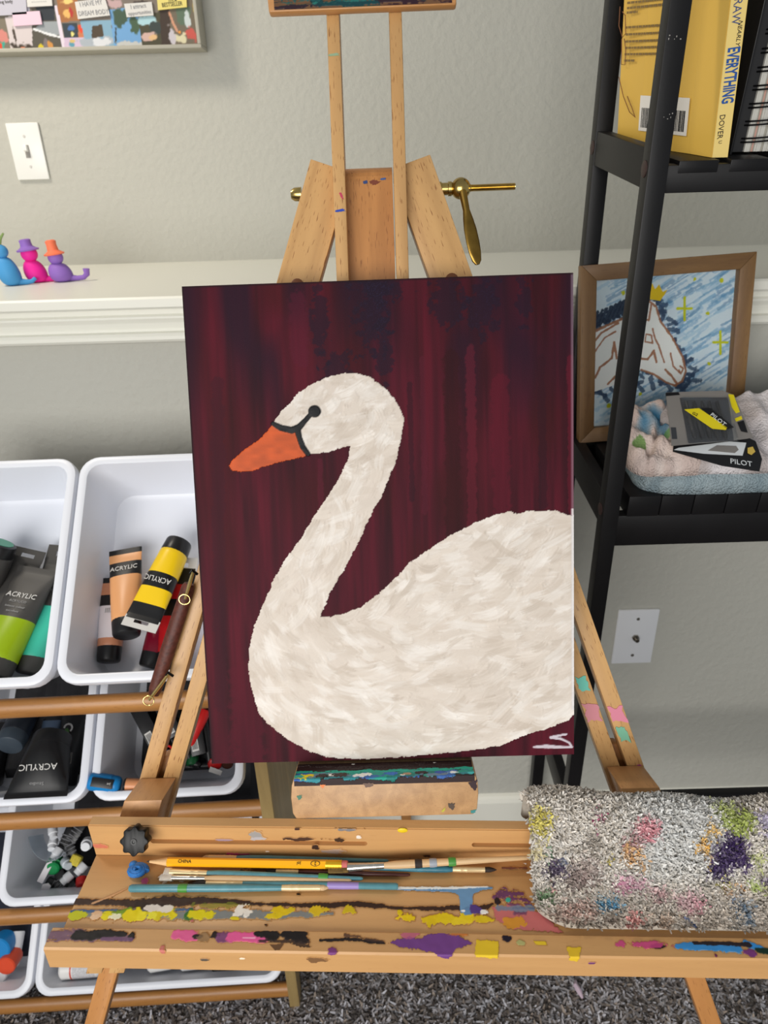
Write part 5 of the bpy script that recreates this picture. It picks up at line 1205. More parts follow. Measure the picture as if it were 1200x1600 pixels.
# barcode and text lines on the back cover
cd_ = Vector((bend.x - back.x - .012, bend.y - back.y + .05)); cl = cd_.length; cdir = Vector((cd_.x, cd_.y, 0)).normalized(); cn = Vector((cdir.y, -cdir.x, 0))
if cn.x > 0: cn = -cn
def on_cover(d, z): return Vector((back.x + .012, back.y - .05, zs)) + cdir * (d * cl) + Vector((z * LN, 0, z)) + cn * .0012
def cov_px(px, py):
    q = ats(px, py, on_cover(0, 0), cn); z = q.z - zs; v = q - on_cover(0, 0) - Vector((z * LN, 0, z)); return v.dot(cdir) / cl, z
upv = Vector((LN, 0, 1)).normalized()
d0, z0 = cov_px(1000, 165); d1, z1 = cov_px(1079, 215)
z_lo, z_hi = .022, .052
bd0, bd1 = cov_px(1004, 170)[0], cov_px(1078, 190)[0]
def quad(dA, dB, zA, zB, m, name, par, lift=0.0):
    o_ = cn * lift; a, b, c, d = [on_cover(*q) + o_ for q in ((dA, zA), (dB, zA), (dB, zB), (dA, zB))]
    k = cn * .0002; return MB().add([a, b, c, d, a + k, b + k, c + k, d + k], [(0, 1, 2, 3), (4, 7, 6, 5), (0, 4, 5, 1), (1, 5, 6, 2), (2, 6, 7, 3), (3, 7, 4, 0)]).build(name, m, par, SMX, auto=False)
bz0 = cov_px(1070, 212)[1]; bz1 = cov_px(1070, 152)[1]
bl_ = quad(bd0, bd1, bz0, bz1, mat('label_white', (232, 228, 220), .5), 'barcode_label', book)
nb = 30; r = random.Random(3)
for k in range(nb):
    a = bd0 + (bd1 - bd0) * (.05 + .9 * k / nb); quad(a, a + (bd1 - bd0) * .9 / nb * r.uniform(.3, .8), bz0 + (bz1 - bz0) * .10, bz0 + (bz1 - bz0) * .66, TBK, 'bar', bl_, .0003)
LNG = mat('fine_print', (128, 104, 60), .6)
for k in range(9):
    zz = cov_px(1000, [6, 14, 21, 44, 55, 66, 76, 86, 96][k])[1]; a = cov_px(992, 40)[0]; b = cov_px([1075, 1075, 1006, 1078, 1078, 1078, 1078, 1078, 1006][k], 60)[0]
    x = a
    while x < b:
        w = r.uniform(.03, .08); quad(x, min(x + w, b), zz, zz + .0022, LNG, 'print_line', book); x += w + .012
DRW = mat('sketch_line', (120, 74, 40), .6)
def sketch(pts):
    P = [on_cover(*cov_px(*p)) + cn * .0004 for p in pts]; MB().tube(P, .0005, 5).build('sketch', DRW, book, SMX)
sketch([(985, 10), (981, 40), (985, 58), (991, 52), (992, 24), (988, 18)]); sketch([(984, 60), (982, 85), (980, 100), (986, 101), (989, 76), (988, 60)]); sketch([(975, 120), (980, 150), (988, 175), (996, 183), (992, 168), (986, 150)])

# wire bound sketchbook
nbx0, nbx1, ny = ats(1143, 230, (0, SYF + .036, 0), (0, 1, 0)).x, .475, SYF + .036
nbk = root('notebook', SMX @ Matrix.Translation((nbx0, ny, zs)), 'black wire-bound sketchbook standing right of the yellow paperback', 'notebook')
px0 = ats(1167, 230, (0, ny, 0), (0, 1, 0)).x
MB().box(nbx0, nbx0 + .0022, ny, ny + .17, zs, zs + .29, .0006).build('cover', mat('black_cover', (22, 22, 24), .4), nbk, SMX)
MB().box(nbx0 + .0030, px0 - .001, ny + .006, ny + .168, zs + .002, zs + .287).build('dark_pages', mat('dark_page', (30, 30, 32), .6), nbk, SMX)
MB().box(nbx1, nbx1 + .0022, ny, ny + .17, zs, zs + .29, .0006).build('cover', MATS['black_cover'], nbk, SMX)
sheets = MB(); x = px0
PGW = [mat('page_white', (206, 204, 196), .7), mat('page_grey', (168, 164, 152), .7), mat('page_pink', (206, 160, 146), .7)]
k = 0
while x < nbx1 - .001:
    w = rng.uniform(.0010, .0028); o_ = rng.uniform(0, .0012); sheets.box(x, x + w * .92, ny + .004 + o_, ny + .167, zs + .002, zs + .286, mi=2 if k == 4 else (k % 2 if rng.random() < .5 else 0)); x += w; k += 1
so_ = sheets.build('page_stack', PGW, nbk, SMX, auto=False); so_['kind'] = 'stuff'
WIRE = mat('black_wire', (14, 14, 16), .3, .5, .3)
cxx = (px0 + nbx1) / 2 - .008
for k in range(17):
    zc = zs + .016 + k * .0162
    for d in (-.0018, .0018):
        P = []
        for q in range(15):
            a = R(-140 + 280 * q / 14); P.append((cxx - .030 * math.cos(a) * 0 + .034 * math.sin(a) * .98, ny + .010 - .017 * math.cos(a), zc + d + .003 * math.sin(a)))
        MB().tube(P, .0009, 6).build('wire_loop', WIRE, nbk, SMX)

SMX = tier(Z2); SMI = SMX.inverted()
# framed horse drawing leaning on the ledge
fb = ats(905, 678, (0, .982, 0), (0, 1, 0)); fb = SMX @ Vector((fb.x, .975, Z2 + .0012))
tl = R(7.5)
rl_ = R(2.8); fu0 = Vector((0.0, math.sin(tl), math.cos(tl))); fr_ = Vector((math.cos(rl_), 0, 0)) + fu0 * math.sin(rl_); fr_.normalize(); fbk = fu0.cross(Vector((1, 0, 0))); fu = fr_.cross(fbk)
FM = RM(fr_, fbk, fu, fb); FW, FH, FB = .2420, .252, .0215
frame = root('picture_frame', FM, 'wood framed drawing of a white horse with a crown, leaning behind the shelf post', 'picture')
FWD = wood('frame_wood', (138, 104, 62), (84, 54, 28), .5, 0, .5, .7, .8); FWV = wood('frame_wood_up', (138, 104, 62), (84, 54, 28), .5, 2, .5, .7, .8)
for pts, m in (([(0, 0), (FW, 0), (FW - FB, FB), (FB, FB)], FWD), ([(0, FH), (FB, FH - FB), (FW - FB, FH - FB), (FW, FH)], FWD), ([(0, 0), (FB, FB), (FB, FH - FB), (0, FH)], FWV), ([(FW, 0), (FW, FH), (FW - FB, FH - FB), (FW - FB, FB)], FWV)):
    MB().prism(pts, 0, .018, bev=.0008).build('moulding', m, frame, FM)
def fp(px, py):
    q = FM.inverted() @ at(px, py, FM @ Vector((0, .012, 0)), fbk); return (q.x, q.z)
ras = Ras(FW - 2 * FB + .002, FH - 2 * FB + .002, 300, 330, (208, 222, 230), FB - .001, FB - .001, 131)
q = NP
for k in range(420):
    u = FB + NP.rand() * (FW - 2 * FB); v = FB + NP.rand() * (FH - 2 * FB); l = NP.uniform(.012, .04); a = R(28) + NP.normal(0, .08)
    c = [(110, 160, 200), (86, 140, 186), (140, 184, 212), (214, 228, 234), (120, 170, 206), (70, 116, 166)][NP.randint(6)]
    ras.line([(u, v), (u + l * math.cos(a), v + l * math.sin(a))], NP.uniform(.002, .006), c, .8, .42)
S_ = .00090
f = fp
neck = [(905, 530), (930, 516), (970, 500), (1000, 480), (1014, 470), (1024, 472), (1030, 498), (1048, 522), (1066, 556), (1072, 578), (1068, 594), (1056, 603), (1042, 598), (1020, 584), (1000, 578), (985, 586), (960, 602), (930, 612), (900, 628)]
for k in range(len(neck) * 5):
    i = k // 5; a = np.array(neck[i % len(neck)]); b = np.array(neck[(i + 1) % len(neck)]); p = a + (b - a) * (k % 5) / 5
    p = p + NP.normal(0, 5, 2); ras.line([f(*p), f(p[0] + NP.normal(6, 6), p[1] + NP.normal(-2, 8))], .007, (44, 66, 96), .8, .75)
for px in range(903, 1010, 7): ras.line([f(px, 520 - (px - 905) * .42), f(px + 10, 496 - (px - 905) * .40)], .007, (30, 44, 66), .7, .9)
ras.poly([f(*p) for p in neck], (236, 236, 232), .0006)
BR = (156, 96, 64)
for pts, w in (([(1014, 470), (1026, 480), (1032, 502), (1050, 526), (1067, 558), (1072, 580), (1066, 596), (1056, 602)], 4), ([(905, 530), (935, 515), (972, 498)], 5), ([(925, 538), (940, 520), (966, 505)], 4), ([(928, 552), (945, 528), (962, 518)], 3), ([(1056, 603), (1040, 597), (1022, 585), (1002, 578)], 4), ([(1000, 560), (1012, 562), (1022, 548), (1026, 566)], 4), ([(1010, 522), (1018, 524), (1020, 536), (1008, 534), (1010, 522)], 3), ([(1020, 514), (1024, 530), (1030, 540)], 3), ([(1030, 542), (1038, 566)], 3), ([(1048, 552), (1052, 572), (1062, 582)], 3), ([(1040, 578), (1050, 588), (1058, 600)], 4), ([(1063, 572), (1068, 576), (1064, 584), (1061, 578)], 3), ([(930, 590), (938, 574), (956, 560), (960, 535), (964, 560)], 4), ([(950, 600), (962, 588), (975, 590)], 4), ([(1018, 476), (1014, 500)], 4), ([(1000, 500), (1012, 500)], 3)):
    ras.line([f(*p) for p in pts], w * S_, BR, .5, .85)
for px, py in ((918, 470), (1070, 482), (1126, 535)):
    YG = (196, 200, 20)
    ras.line([f(px, py - 17), f(px, py + 18)], [.002, .005, .002][0] * 2, YG, .3); ras.line([f(px - 11, py), f(px + 11, py)], .004, YG, .3)
for px, py in ((1106, 490), (1108, 568), (1086, 436), (1128, 438), (974, 458), (1000, 616), (952, 634)): ras.blob(*f(px, py), .003, .003, (196, 198, 30), .4)
ras.poly([f(1016, 468), f(1018, 440), f(1024, 452), f(1030, 444), f(1036, 456), f(1044, 452), f(1032, 470)], (224, 190, 20), .0006)
fmap = lambda U, Vv, z: np.stack([U, .0128 - z, Vv], -1)
ras.mesh('drawing', cmat('crayon_paper', .7, .3), frame, FM, curve=fmap)
MB().box(.004, FW - .004, .0132, .0165, .004, FH - .004).build('backing', mat('backing_board', (120, 96, 70), .8), frame, FM)
MB().box(FB - .002, FW - FB + .002, .0106, .0116, FB - .002, FH - FB + .002).build('glass', mat('picture_glass', (250, 252, 252), .03, .5, trans=1.0, ior=1.12), frame, FM)

# rags and towels folded on the middle shelf
def rag(name, label, cat, x0, x1, y0, y1, z0, hf, colf, material, seed, nx=90, ny=60, ex=5.0, group=None):
    M = SMX @ Matrix.Translation((x0, y0, z0)); w, d = x1 - x0, y1 - y0
    vs = []; cs = []
    n1 = vnoise(ny, nx, 9, 11, seed) - .5; n2 = vnoise(ny, nx, 3, 3, seed + 1) - .5
    for j in range(ny):
        for i in range(nx):
            u, v = i / (nx - 1), j / (ny - 1); a, b = 2 * u - 1, 2 * v - 1
            # push the square grid to a rounded outline and drop the rim
            rr_ = max(abs(a), abs(b)); k_ = 1.0 if rr_ == 0 else (rr_ / ((abs(a) ** ex + abs(b) ** ex) ** (1 / ex)))
            e = math.sqrt(max(0, 1 - max(0, (rr_ - .80) / .20) ** 2))
            h = hf(u, v, n1[j, i], n2[j, i]) * e + .0005
            bulge = 1 + .02 * n1[j, i]
            vs.append((w * (.5 + .5 * a * k_ * bulge), d * (.5 + .5 * b * k_ * bulge), h)); cs.append(colf(u, v, n1[j, i], n2[j, i]))
    fs = [(j * nx + i, j * nx + i + 1, (j + 1) * nx + i + 1, (j + 1) * nx + i) for j in range(ny - 1) for i in range(nx - 1)]
    rim = [i for i in range(nx)] + [j * nx + nx - 1 for j in range(1, ny)] + [(ny - 1) * nx + i for i in range(nx - 2, -1, -1)] + [j * nx for j in range(ny - 2, 0, -1)]
    fs.append(tuple(rim[::-1]))
    o = MB().add(vs, fs, 0, True).build(name, material, None, M, auto=False)
    at_ = o.data.color_attributes.new('paint', 'FLOAT_COLOR', 'POINT'); c = np.ones((len(vs), 4)); c[:, :3] = lin(np.clip(np.array(cs), 0, 255)); at_.data.foreach_set('color', c.ravel())
    return tag(o, label, cat, group)
CLO = cmat('cotton_cloth', .95, .1, 1.0, 380, .003); TER = cmat('terry_cloth', .98, .1, 1.0, 420, .006)
def lerp(a, b, t): t = min(max(t, 0), 1); return tuple(x + (y - x) * t for x, y in zip(a, b))
ZS = Z2 + .0004
rag('towel', 'blue grey folded towel lowest in the pile on the shelf', 'towel', .3370, .600, SYF + .004, .945, ZS, lambda u, v, a, b: .0290 + .005 * a + .0015 * b, lambda u, v, a, b: lerp((146, 164, 172), (172, 188, 194), .5 + a + b), TER, 201)
def pinkcol(u, v, a, b):
    c = lerp((226, 210, 202), (210, 190, 182), .5 + a * 1.4)
    d = math.hypot((u - .55) / .30, (v - .66) / .26) + a
    if d < 1: c = lerp(c, (64, 120, 156), 1.5 * (1.05 - d))
    if math.hypot((u - .16) / .09, (v - .30) / .10) + a < .8: c = lerp(c, (90, 140, 60), .7)
    if math.hypot((u - .62) / .07, (v - .42) / .06) + a < .8: c = lerp(c, (110, 170, 90), .7)
    return c
rag('rag', 'pinkish paint rag with a blue stain draped at the left of the pile', 'rag', .3220, .425, SYF + .008, .955, ZS + .026, lambda u, v, a, b: .018 + .030 * v * (1 - .15 * u) + .011 * a + .009 * abs(math.sin(u * 6 + v * 8)) ** 2 + .003 * b - .008 * math.exp(-((u * 1.2 - v * .9 - .15) / .05) ** 2), pinkcol, CLO, 211)
rag('rag', 'white rag with soft grey stripes under the pen packets', 'rag', .3790, .610, SYF + .006, .955, ZS + .0275, lambda u, v, a, b: .020 + .036 * v + .030 * max(0, u - .45) + .010 * a + .003 * b + .003 * math.sin(u * 46),
    lambda u, v, a, b: lerp((230, 224, 226), (190, 180, 178), .35 + .5 * math.sin(u * 17) + a), CLO, 221)
# pen refill packets on top of the rags
GP = 'pen refill packets on the folded rags'
def plane3(p, n): return Vector(p), Vector(n).normalized()
kO, kN = plane3(SMX @ Vector((.43, .862, ZS + .078)), (0.05, -.62, .78))
def kp(px, py, l=0.0):
    return at(px, py, kO + kN * l, kN)
def packet(name, corners, label, l0, th, m):
    P = [kp(*c, l0) for c in corners]; x = (P[1] - P[0]).normalized(); M = RM(x, kN.cross(x) * 1.0, kN, P[0])
    o = root(name, M, label, 'pen packet', GP); Mi = M.inverted()
    loc = [(Mi @ p) for p in P]
    vs = [(p.x, p.y, 0) for p in loc] + [(p.x, p.y, th) for p in loc]; n = len(loc)
    ar = sum(loc[i].x * loc[(i + 1) % n].y - loc[(i + 1) % n].x * loc[i].y for i in range(n))
    fs = [tuple(range(n))[::-1], tuple(range(n, 2 * n))] + [(i, (i + 1) % n, n + (i + 1) % n, n + i) for i in range(n)]
    if ar < 0: fs = [f_[::-1] for f_ in fs]
    MB().add(vs, fs).build('card', m, o, M, auto=False)
    return o, M
def patch(o, M, pts, m, name, l, th=.0004):
    Mi = M.inverted(); loc = [Mi @ kp(*p, l) for p in pts]; n = len(loc)
    vs = [tuple(p) for p in loc] + [(p.x, p.y, p.z + th) for p in loc]
    ar = sum(loc[i].x * loc[(i + 1) % n].y - loc[(i + 1) % n].x * loc[i].y for i in range(n))
    fs = [tuple(range(n))[::-1], tuple(range(n, 2 * n))] + [(i, (i + 1) % n, n + (i + 1) % n, n + i) for i in range(n)]
    if ar < 0: fs = [f_[::-1] for f_ in fs]
    return MB().add(vs, fs).build(name, m, o, M, auto=False)
CBK, CGY, CYL, CWH = mat('card_black', (24, 24, 26), .35), mat('card_grey', (128, 124, 120), .35), mat('card_yellow', (222, 204, 30), .35), mat('card_white', (216, 220, 222), .35)
def ktext(o, M, s, a, b, l, size, m, sx=1.0):
    A_, B_ = kp(*a, l), kp(*b, l); x = (B_ - A_).normalized(); y = kN.cross(x); text(o, s, RM(x, y, kN, A_.lerp(B_, .5)), size, m, sx=sx)
o, M = packet('pen_packet', [(1051, 706), (1128, 728), (1186, 737), (1190, 718), (1180, 690), (1150, 676), (1052, 694)], 'black and white card packet lying lowest on the rags', .000, .0012, CBK)
patch(o, M, [(1053, 703), (1100, 709), (1160, 712), (1166, 692), (1140, 690), (1060, 700)], CWH, 'white_panel', .0014)
patch(o, M, [(1106, 704), (1148, 708), (1154, 703), (1150, 697), (1120, 696)], CGY, 'window', .0020)
ktext(o, M, 'PILOT', (1132, 719), (1184, 727), .0022, .0105, CWH)
patch(o, M, [(1168, 700), (1176, 698), (1180, 706), (1174, 711), (1168, 708)], mat('seal_gold', (206, 176, 80), .3), 'seal', .0022)
o, M = packet('pen_packet', [(1049, 697), (1165, 686), (1176, 684), (1146, 618), (1128, 611), (1040, 614)], 'grey blister packet of black pens with yellow labels', .010, .0012, CGY)
patch(o, M, [(1076, 692), (1146, 688), (1136, 622), (1062, 622)], mat('card_dark', (58, 60, 64), .3), 'dark_panel', .0114)
for k in range(5):
    A_, B_ = kp(1086 + k * 12, 686, .015), kp(1072 + k * 12, 628, .015); Mx, L = along(A_, B_, kN)
    MB().lathe([(.0018, 0), (.0034, .004), (.0034, L * .55), (.0026, L * .6), (.0022, L)], 10).build('pen', BLK, o, Mx)
patch(o, M, [(1069, 640), (1113, 670), (1134, 672), (1136, 668), (1092, 638)], CYL, 'yellow_label', .0195)
patch(o, M, [(1096, 638), (1110, 638), (1147, 668), (1136, 671)], CBK, 'black_label', .0195)
ktext(o, M, 'PILOT', (1106, 643), (1138, 668), .0203, .0085, CWH)
ktext(o, M, 'G2', (1082, 645), (1090, 649), .0203, .006, CBK)
patch(o, M, [(1138, 616), (1146, 617), (1156, 644), (1150, 646), (1143, 636), (1139, 622)], CYL, 'yellow_tab', .0120)
patch(o, M, [(1148, 654), (1158, 650), (1160, 655), (1150, 659)], CYL, 'yellow_tab', .0120)
patch(o, M, [(1152, 660), (1162, 657), (1168, 676), (1158, 674)], CBK, 'black_label', .0120)
patch(o, M, [(1048, 668), (1056, 668), (1058, 686), (1050, 686)], mat('card_dark', (58, 60, 64), .3), 'side_print', .0114)
patch(o, M, [(1040, 614), (1060, 613), (1062, 617), (1040, 619)], CBK, 'top_strip', .0114)
# clear blister over the pens
A0 = [kp(*p, .0125) for p in ((1074, 694), (1154, 689), (1140, 620), (1064, 620))]; A1 = [kp(*p, .0185) for p in ((1079, 690), (1149, 685), (1136, 625), (1069, 625))]
Mi = M.inverted(); vs = [tuple(Mi @ p) for p in A0 + A1]
MB().add(vs, [(0, 1, 5, 4), (1, 2, 6, 5), (2, 3, 7, 6), (3, 0, 4, 7), (4, 5, 6, 7)], 0, False).build('blister', mat('blister_plastic', (240, 244, 248), .08, .6, trans=.96, ior=1.08), o, M, auto=False)
rag('pouch', 'dark rounded pouch behind the rags at the right edge', 'pouch', .570, .66, .90, .98, ZS, lambda u, v, a, b: .115 + .01 * a, lambda u, v, a, b: (30, 32, 44), CLO, 231, 40, 40, 2.4)

# ---------------------------------------------------------------- things on the far wall and ledge
BY = Y_BACK - .050
b0 = at(315, 72, (0, BY, 0), (0, 1, 0))
BM = Matrix.Translation((b0.x - .66, BY, b0.z)) @ Matrix.Rotation(R(.25), 4, 'Y')
BW, BH = .66, .42
board = root('collage_board', BM, 'grey framed collage board of pasted photographs on the far wall', 'pinboard')
FRM = mat('board_frame', (176, 172, 158), .5)
for x0, x1, z0, z1 in ((0, BW, 0, .006), (0, BW, BH - .006, BH), (0, .006, .006, BH - .006), (BW - .006, BW, .006, BH - .006)): MB().box(x0, x1, -.004, .049, z0, z1, .001).build('frame_strip', FRM, board, BM)
MB().box(.004, BW - .004, .004, .047, .004, BH - .004).build('backing', FRM, board, BM)
def wp(px, py):
    q = BM.inverted() @ at(px, py, BM.translation, (0, 1, 0)); return (q.x, q.z)
ras = Ras(BW - .012, BH - .012, 420, 270, (120, 110, 100), .006, .006, 141)
for k in range(46):
    u, v = NP.rand() * BW, NP.uniform(.10, BH); c = NP.randint(70, 130) + NP.randint(0, 60, 3); ras.poly([(u, v), (u + .10, v - .006), (u + .104, v + .08), (u - .004, v + .085)], c, 0); ras.blob(u + .05, v + .03, .03, .02, NP.randint(60, 150) + NP.randint(0, 70, 3), .7, .9)
f = wp
def pic(pts, c): ras.poly([f(*p) for p in pts], c)
def bb2(px, py, rx, ry, c, rag=.5): ras.blob(*f(px, py), rx * .00113, ry * .00113, c, rag)
pic([(-10, -20), (45, -20), (45, 24), (-10, 26)], (176, 176, 188)); pic([(-10, 20), (20, 24), (20, 90), (-10, 90)], (120, 112, 96)); bb2(2, 56, 8, 8, (204, 130, 120)); bb2(2, 78, 8, 10, (60, 160, 140)); bb2(0, 76, 4, 8, (220, 70, 40)); bb2(14, 80, 5, 6, (220, 220, 226))
pic([(6, 26), (48, 22), (52, 84), (18, 86)], (206, 196, 196)); bb2(22, 55, 3, 14, (70, 58, 48)); bb2(32, 76, 16, 10, (60, 50, 40)); bb2(34, 76, 8, 5, (214, 130, 90))
pic([(48, 12), (84, 6), (98, 82), (50, 86)], (84, 80, 70)); pic([(54, 10), (84, 8), (84, 32), (64, 32)], (40, 46, 54)); pic([(64, 34), (90, 32), (96, 56), (52, 46)], (150, 156, 160)); ras.line([f(52, 45), (f(66, 50)), f(78, 54), f(96, 58)], .004, (226, 228, 230), .5); bb2(70, 68, 4, 8, (120, 110, 110)); bb2(64, 76, 4, 8, (206, 186, 40)); bb2(78, 72, 4, 7, (200, 140, 70)); bb2(88, 78, 7, 4, (222, 200, 50))
pic([(86, -10), (118, -10), (126, 32), (92, 34)], (160, 104, 60)); bb2(104, 2, 9, 4, (232, 200, 120)); bb2(104, 22, 6, 8, (222, 176, 100)); bb2(110, 20, 2.5, 10, (176, 50, 46)); pic([(84, 8), (88, 8), (104, 82), (98, 82)], (222, 210, 222))
pic([(96, 36), (120, 36), (124, 58), (100, 60)], (50, 60, 66)); bb2(110, 44, 6, 4, (70, 110, 170)); bb2(112, 52, 4, 4, (224, 214, 130)); pic([(120, 38), (132, 38), (136, 60), (122, 60)], (196, 120, 80)); bb2(126, 46, 4, 6, (222, 70, 40)); pic([(98, 58), (136, 58), (138, 80), (102, 82)], (206, 184, 206)); bb2(112, 70, 6, 6, (90, 150, 170)); bb2(112, 64, 5, 3, (210, 180, 110))
pic([(124, 32), (172, 30), (178, 76), (136, 80)], (130, 168, 190)); bb2(150, 66, 30, 8, (168, 176, 184)); pic([(143, 40), (158, 38), (162, 56), (142, 60)], (74, 62, 46)); bb2(158, 66, 14, 6, (214, 216, 220))
pic([(170, 14), (216, 10), (222, 68), (178, 74)], (110, 160, 206)); bb2(186, 26, 12, 16, (62, 84, 66)); bb2(210, 38, 8, 12, (66, 90, 66)); ras.line([f(180, 44), f(180, 66)], .003, (50, 56, 46), .3); bb2(200, 70, 24, 5, (190, 190, 186)); bb2(195, 75, 18, 3, (80, 90, 90))
pic([(214, 20), (250, 18), (252, 72), (222, 74)], (70, 66, 46)); bb2(228, 32, 14, 7, (170, 206, 214)); bb2(240, 44, 10, 8, (52, 62, 60)); bb2(232, 56, 12, 6, (204, 170, 160)); bb2(240, 58, 8, 4, (220, 180, 130)); pic([(248, 10), (264, 12), (268, 72), (252, 74)], (60, 46, 36))
pic([(262, -10), (310, -14), (314, 68), (268, 72)], (110, 100, 84)); bb2(286, 22, 12, 14, (90, 110, 90)); bb2(292, 30, 5, 10, (196, 206, 206)); bb2(300, 54, 10, 10, (194, 84, 74)); bb2(282, 60, 10, 8, (214, 206, 170)); ras.line([f(264, 20), f(270, 36), f(276, 48)], .005, (206, 150, 120), .3); bb2(268, 56, 6, 14, (196, 190, 196)); bb2(280, 50, 3, 3, (230, 150, 60)); bb2(305, 10, 4, 20, (170, 150, 80))
bb2(178, 6, 12, 8, (190, 160, 160)); bb2(220, 6, 12, 6, (60, 50, 46))
ras.mesh('photo_collage', cmat('print_paper', .55, .35), board, BM, curve=lambda U, Vv, z: np.stack([U, .0030 - z, Vv], -1))
NOTE, NPK, NYL = mat('note_white', (214, 212, 208), .6), mat('note_pink', (226, 196, 212), .6), mat('note_yellow', (226, 210, 120), .6)
NTX = mat('note_print', (150, 150, 152), .6); NTD = mat('note_dark', (60, 56, 40), .6)
def note(pts, m, lines):
    P = [f(*p) for p in pts]; n_ = MB().prism(P, -.0006, .0024).build('note', m, board, BM)
    for s, a, b, size, mm, sx in lines:
        A_, B_ = Vector((f(*a)[0], 0, f(*a)[1])), Vector((f(*b)[0], 0, f(*b)[1])); x = (B_ - A_).normalized(); y = Vector((0, 0, 1)); y = (y - x * y.dot(x)).normalized()
        Mloc = BM @ RM(x, y, x.cross(y), (A_ + B_) / 2 + Vector((0, -.0010, 0)))
        text(n_, s, Mloc, size, mm, sx=sx)
note([(117, 3), (164, -3), (172, 24), (122, 30)], NOTE, [('I HAVE MY', (122, 8), (162, 3), .0098, NTX, .86), ('DREAM BODY', (122, 22), (170, 18), .0098, NTX, .86)])
note([(194, 6), (237, 3), (240, 24), (198, 27)], NOTE, [('I attract', (198, 12), (234, 8), .0085, NTX, 1), ('opportunities', (199, 22), (238, 18), .0075, NTX, 1)])
note([(245, -6), (291, -9), (292, 11), (247, 16)], NYL, [('BESTSELLER', (248, 9), (290, 5), .0085, NTD, .82), ("I'M A", (262, 1), (278, 0), .0075, NTD, .9)])
note([(41, -8), (80, -10), (82, 9), (43, 11)], NOTE, [('- - - - - - - -', (44, 3), (78, 1), .008, NTX, .7)])
note([(19, 20), (62, 17), (66, 38), (22, 41)], NPK, [])
note([(-12, -14), (40, -16), (42, 22), (-10, 25)], mat('note_lilac', (188, 186, 198), .6), [('ning body', (-6, 4), (22, 2), .0068, NTD, 1)])

sw0 = at(45, 237, (0, Y_BACK, 0), (0, 1, 0))
SM = Matrix.Translation((sw0.x, Y_BACK, sw0.z))
switch = root('light_switch', SM, 'white toggle light switch plate on the far wall', 'light switch')
WPL = mat('switch_plastic', (236, 236, 232), .3)
MB().box(-.031, .031, -.006, 0, -.049, .049, .002).build('cover_plate', WPL, switch, SM)
MB().box(-.0045, .0045, -.0066, -.0055, -.011, .011).build('slot', mat('slot_grey', (150, 146, 140), .5), switch, SM)
MB().prism([(-.0038, -.002), (.0038, -.002), (.0030, .0085), (-.0030, .0085)], -.016, -.006, bev=.0008).build('toggle', WPL, switch, SM @ Matrix.Rotation(R(-12), 4, 'X'))
for z in (.026, -.026): MB().lathe([(.0028, 0), (.0022, .0012)], 12, M=Matrix.Translation((0, -.0058, z)) @ Matrix.Rotation(R(90), 4, 'X')).build('screw', mat('screw_white', (206, 204, 200), .4), switch, SM)
ou = at(991, 993, (0, Y_LOW, 0), (0, 1, 0)); OM = Matrix.Translation((ou.x, Y_LOW, ou.z))
outlet = root('coax_outlet', OM, 'white wall plate with a threaded coax connector, right of the easel leg', 'wall outlet')
MB().box(-.0385, .0385, -.006, 0, -.062, .062, .002).build('cover_plate', mat('plate_white', (232, 234, 238), .3), outlet, OM)
NIC = mat('nickel', (150, 144, 134), .3, .5, 1.0)
cx_ = MB(); cx_.lathe([(.0068, 0), (.0068, .004)], 6, smooth=False, M=Matrix.Rotation(R(90), 4, 'X') @ Matrix.Translation((0, 0, .0058)))
thr = []
for k in range(6): thr += [(.0048, .008 + k * .0016), (.0042, .0088 + k * .0016)]
cx_.lathe(thr + [(.004, .0180), (.0012, .0182), (.0012, .0150)], 14, M=Matrix.Rotation(R(90), 4, 'X'))
cx_.build('connector', NIC, outlet, OM)
for z in (.042, -.042): MB().lathe([(.0034, 0), (.0026, .0014)], 12, M=Matrix.Translation((0, -.0058, z)) @ Matrix.Rotation(R(90), 4, 'X')).build('screw', mat('screw_grey', (120, 116, 110), .4, .5, .6), outlet, OM)

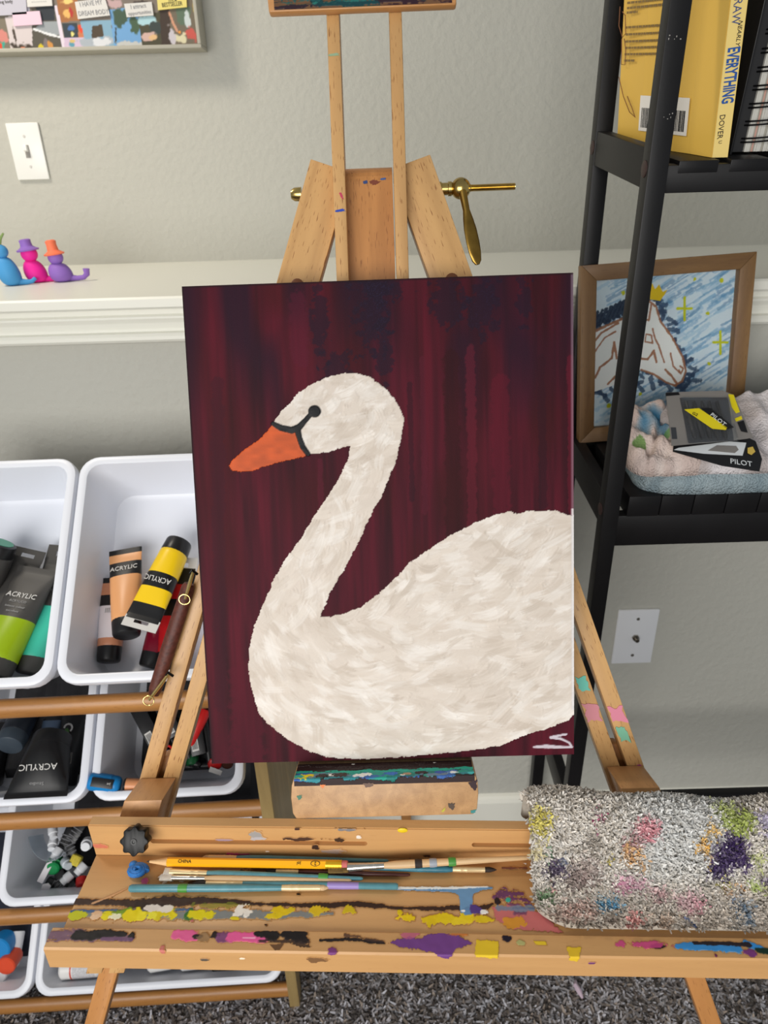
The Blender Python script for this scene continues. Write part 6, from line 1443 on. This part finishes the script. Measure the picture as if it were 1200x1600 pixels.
# three little clay figures
def clay(n, c): return mat(n, c, .55, .3, bump=.1, bscale=150)
CB, CP, CV_, CO, CG = clay('clay_blue', (76, 156, 214)), clay('clay_pink', (246, 44, 162)), clay('clay_purple', (148, 110, 196)), clay('clay_orange', (250, 128, 92)), clay('clay_green', (134, 158, 96))
GFIG = 'small clay figures on the ledge'
def figure(px, py, label, m, bw, bh, hr, hat, tail):
    p = at(px, py, (0, 0, LEDGE), (0, 0, 1)); M = Matrix.Translation(p); o = root('clay_figure', M, label, 'figurine', GFIG)
    mb = MB(); pr = []
    for k in range(15):
        t = k / 14; a = math.pi * t; pr.append((bw * (math.sin(a) ** .62) * (1.12 - .36 * t) + .0002, bh * (1 - math.cos(a)) / 2))
    mb.lathe(pr, 24, sy=.95)
    mb.v = [(x - .18 * z * 1.0 + .012 * (z / bh) * 0, y, z) for x, y, z in mb.v]
    mb.build('body', m, o, M)
    hx = -.18 * bh; hz = bh + hr * .66
    MB().ball((hx, 0, hz), hr, hr * .97, hr * .95, 20, 14).build('head', m, o, M)
    if hat[0] == 'leaf':
        for d, h_ in ((-.006, .018), (.004, .020), (.012, .016)): MB().tube([(hx, 0, hz + hr * .7), (hx + d * .4, 0, hz + hr + h_ * .5), (hx + d, 0, hz + hr + h_)], [.0028, .0026, .0016], 8).build('leaf', hat[1], o, M)
    else:
        t = hat[2]
        MB().lathe([(hr * 1.28, -.0034), (hr * 1.36, -.0012), (hr * .95, .0015), (hr * .72, .004), (hr * .66, t * .6), (hr * .70, t * .9), (hr * .45, t), (.0004, t * .98)], 24, M=Matrix.Translation((hx - .001, 0, hz + hr * .62)) @ Matrix.Rotation(R(-6), 4, 'Y')).build('hat', hat[1], o, M)
    MB().tube([(bw * .4, 0, .006), (bw * 1.2, .002, .005), (bw * 1.75, .002, .006), (bw * 2.05, .002, .011), (bw * 2.08, .002, .020)] if tail == 'up' else [(bw * .4, 0, .006), (bw * 1.15, .004, .0045), (bw * 1.55, .006, .005), (bw * 1.9, .008, .010)], [.006, .0042, .0040, .0048, .0056] if tail == 'up' else [.006, .0042, .0036, .003], 10).build('tail', m, o, M)
    return o
figure(22, 446, 'blue clay figure with green leaves on its head, leftmost', CB, .0185, .046, .0118, ('leaf', CG), 'low')
figure(62, 441, 'pink clay figure wearing a purple hat', CP, .0190, .037, .0136, ('hat', CV_, .0155), 'low')
figure(100, 440, 'purple clay figure wearing an orange hat, its tail curled up', CV_, .0200, .031, .0125, ('hat', CO, .0205), 'up')

# scrap of fluff on the carpet
q = at(903, 1548, (0, 0, .010), (0, 0, 1))
t = MB().tube([(0, .016, .002), (-.003, .006, .006), (.001, -.004, .005), (.004, -.014, .003)], [.0015, .0045, .005, .002], 8).build('fluff_scrap', mat('pinkish_fluff', (196, 176, 190), .9), None, Matrix.Translation(q))
tag(t, 'pale pink scrap of fluff on the carpet below the tray', 'scrap')
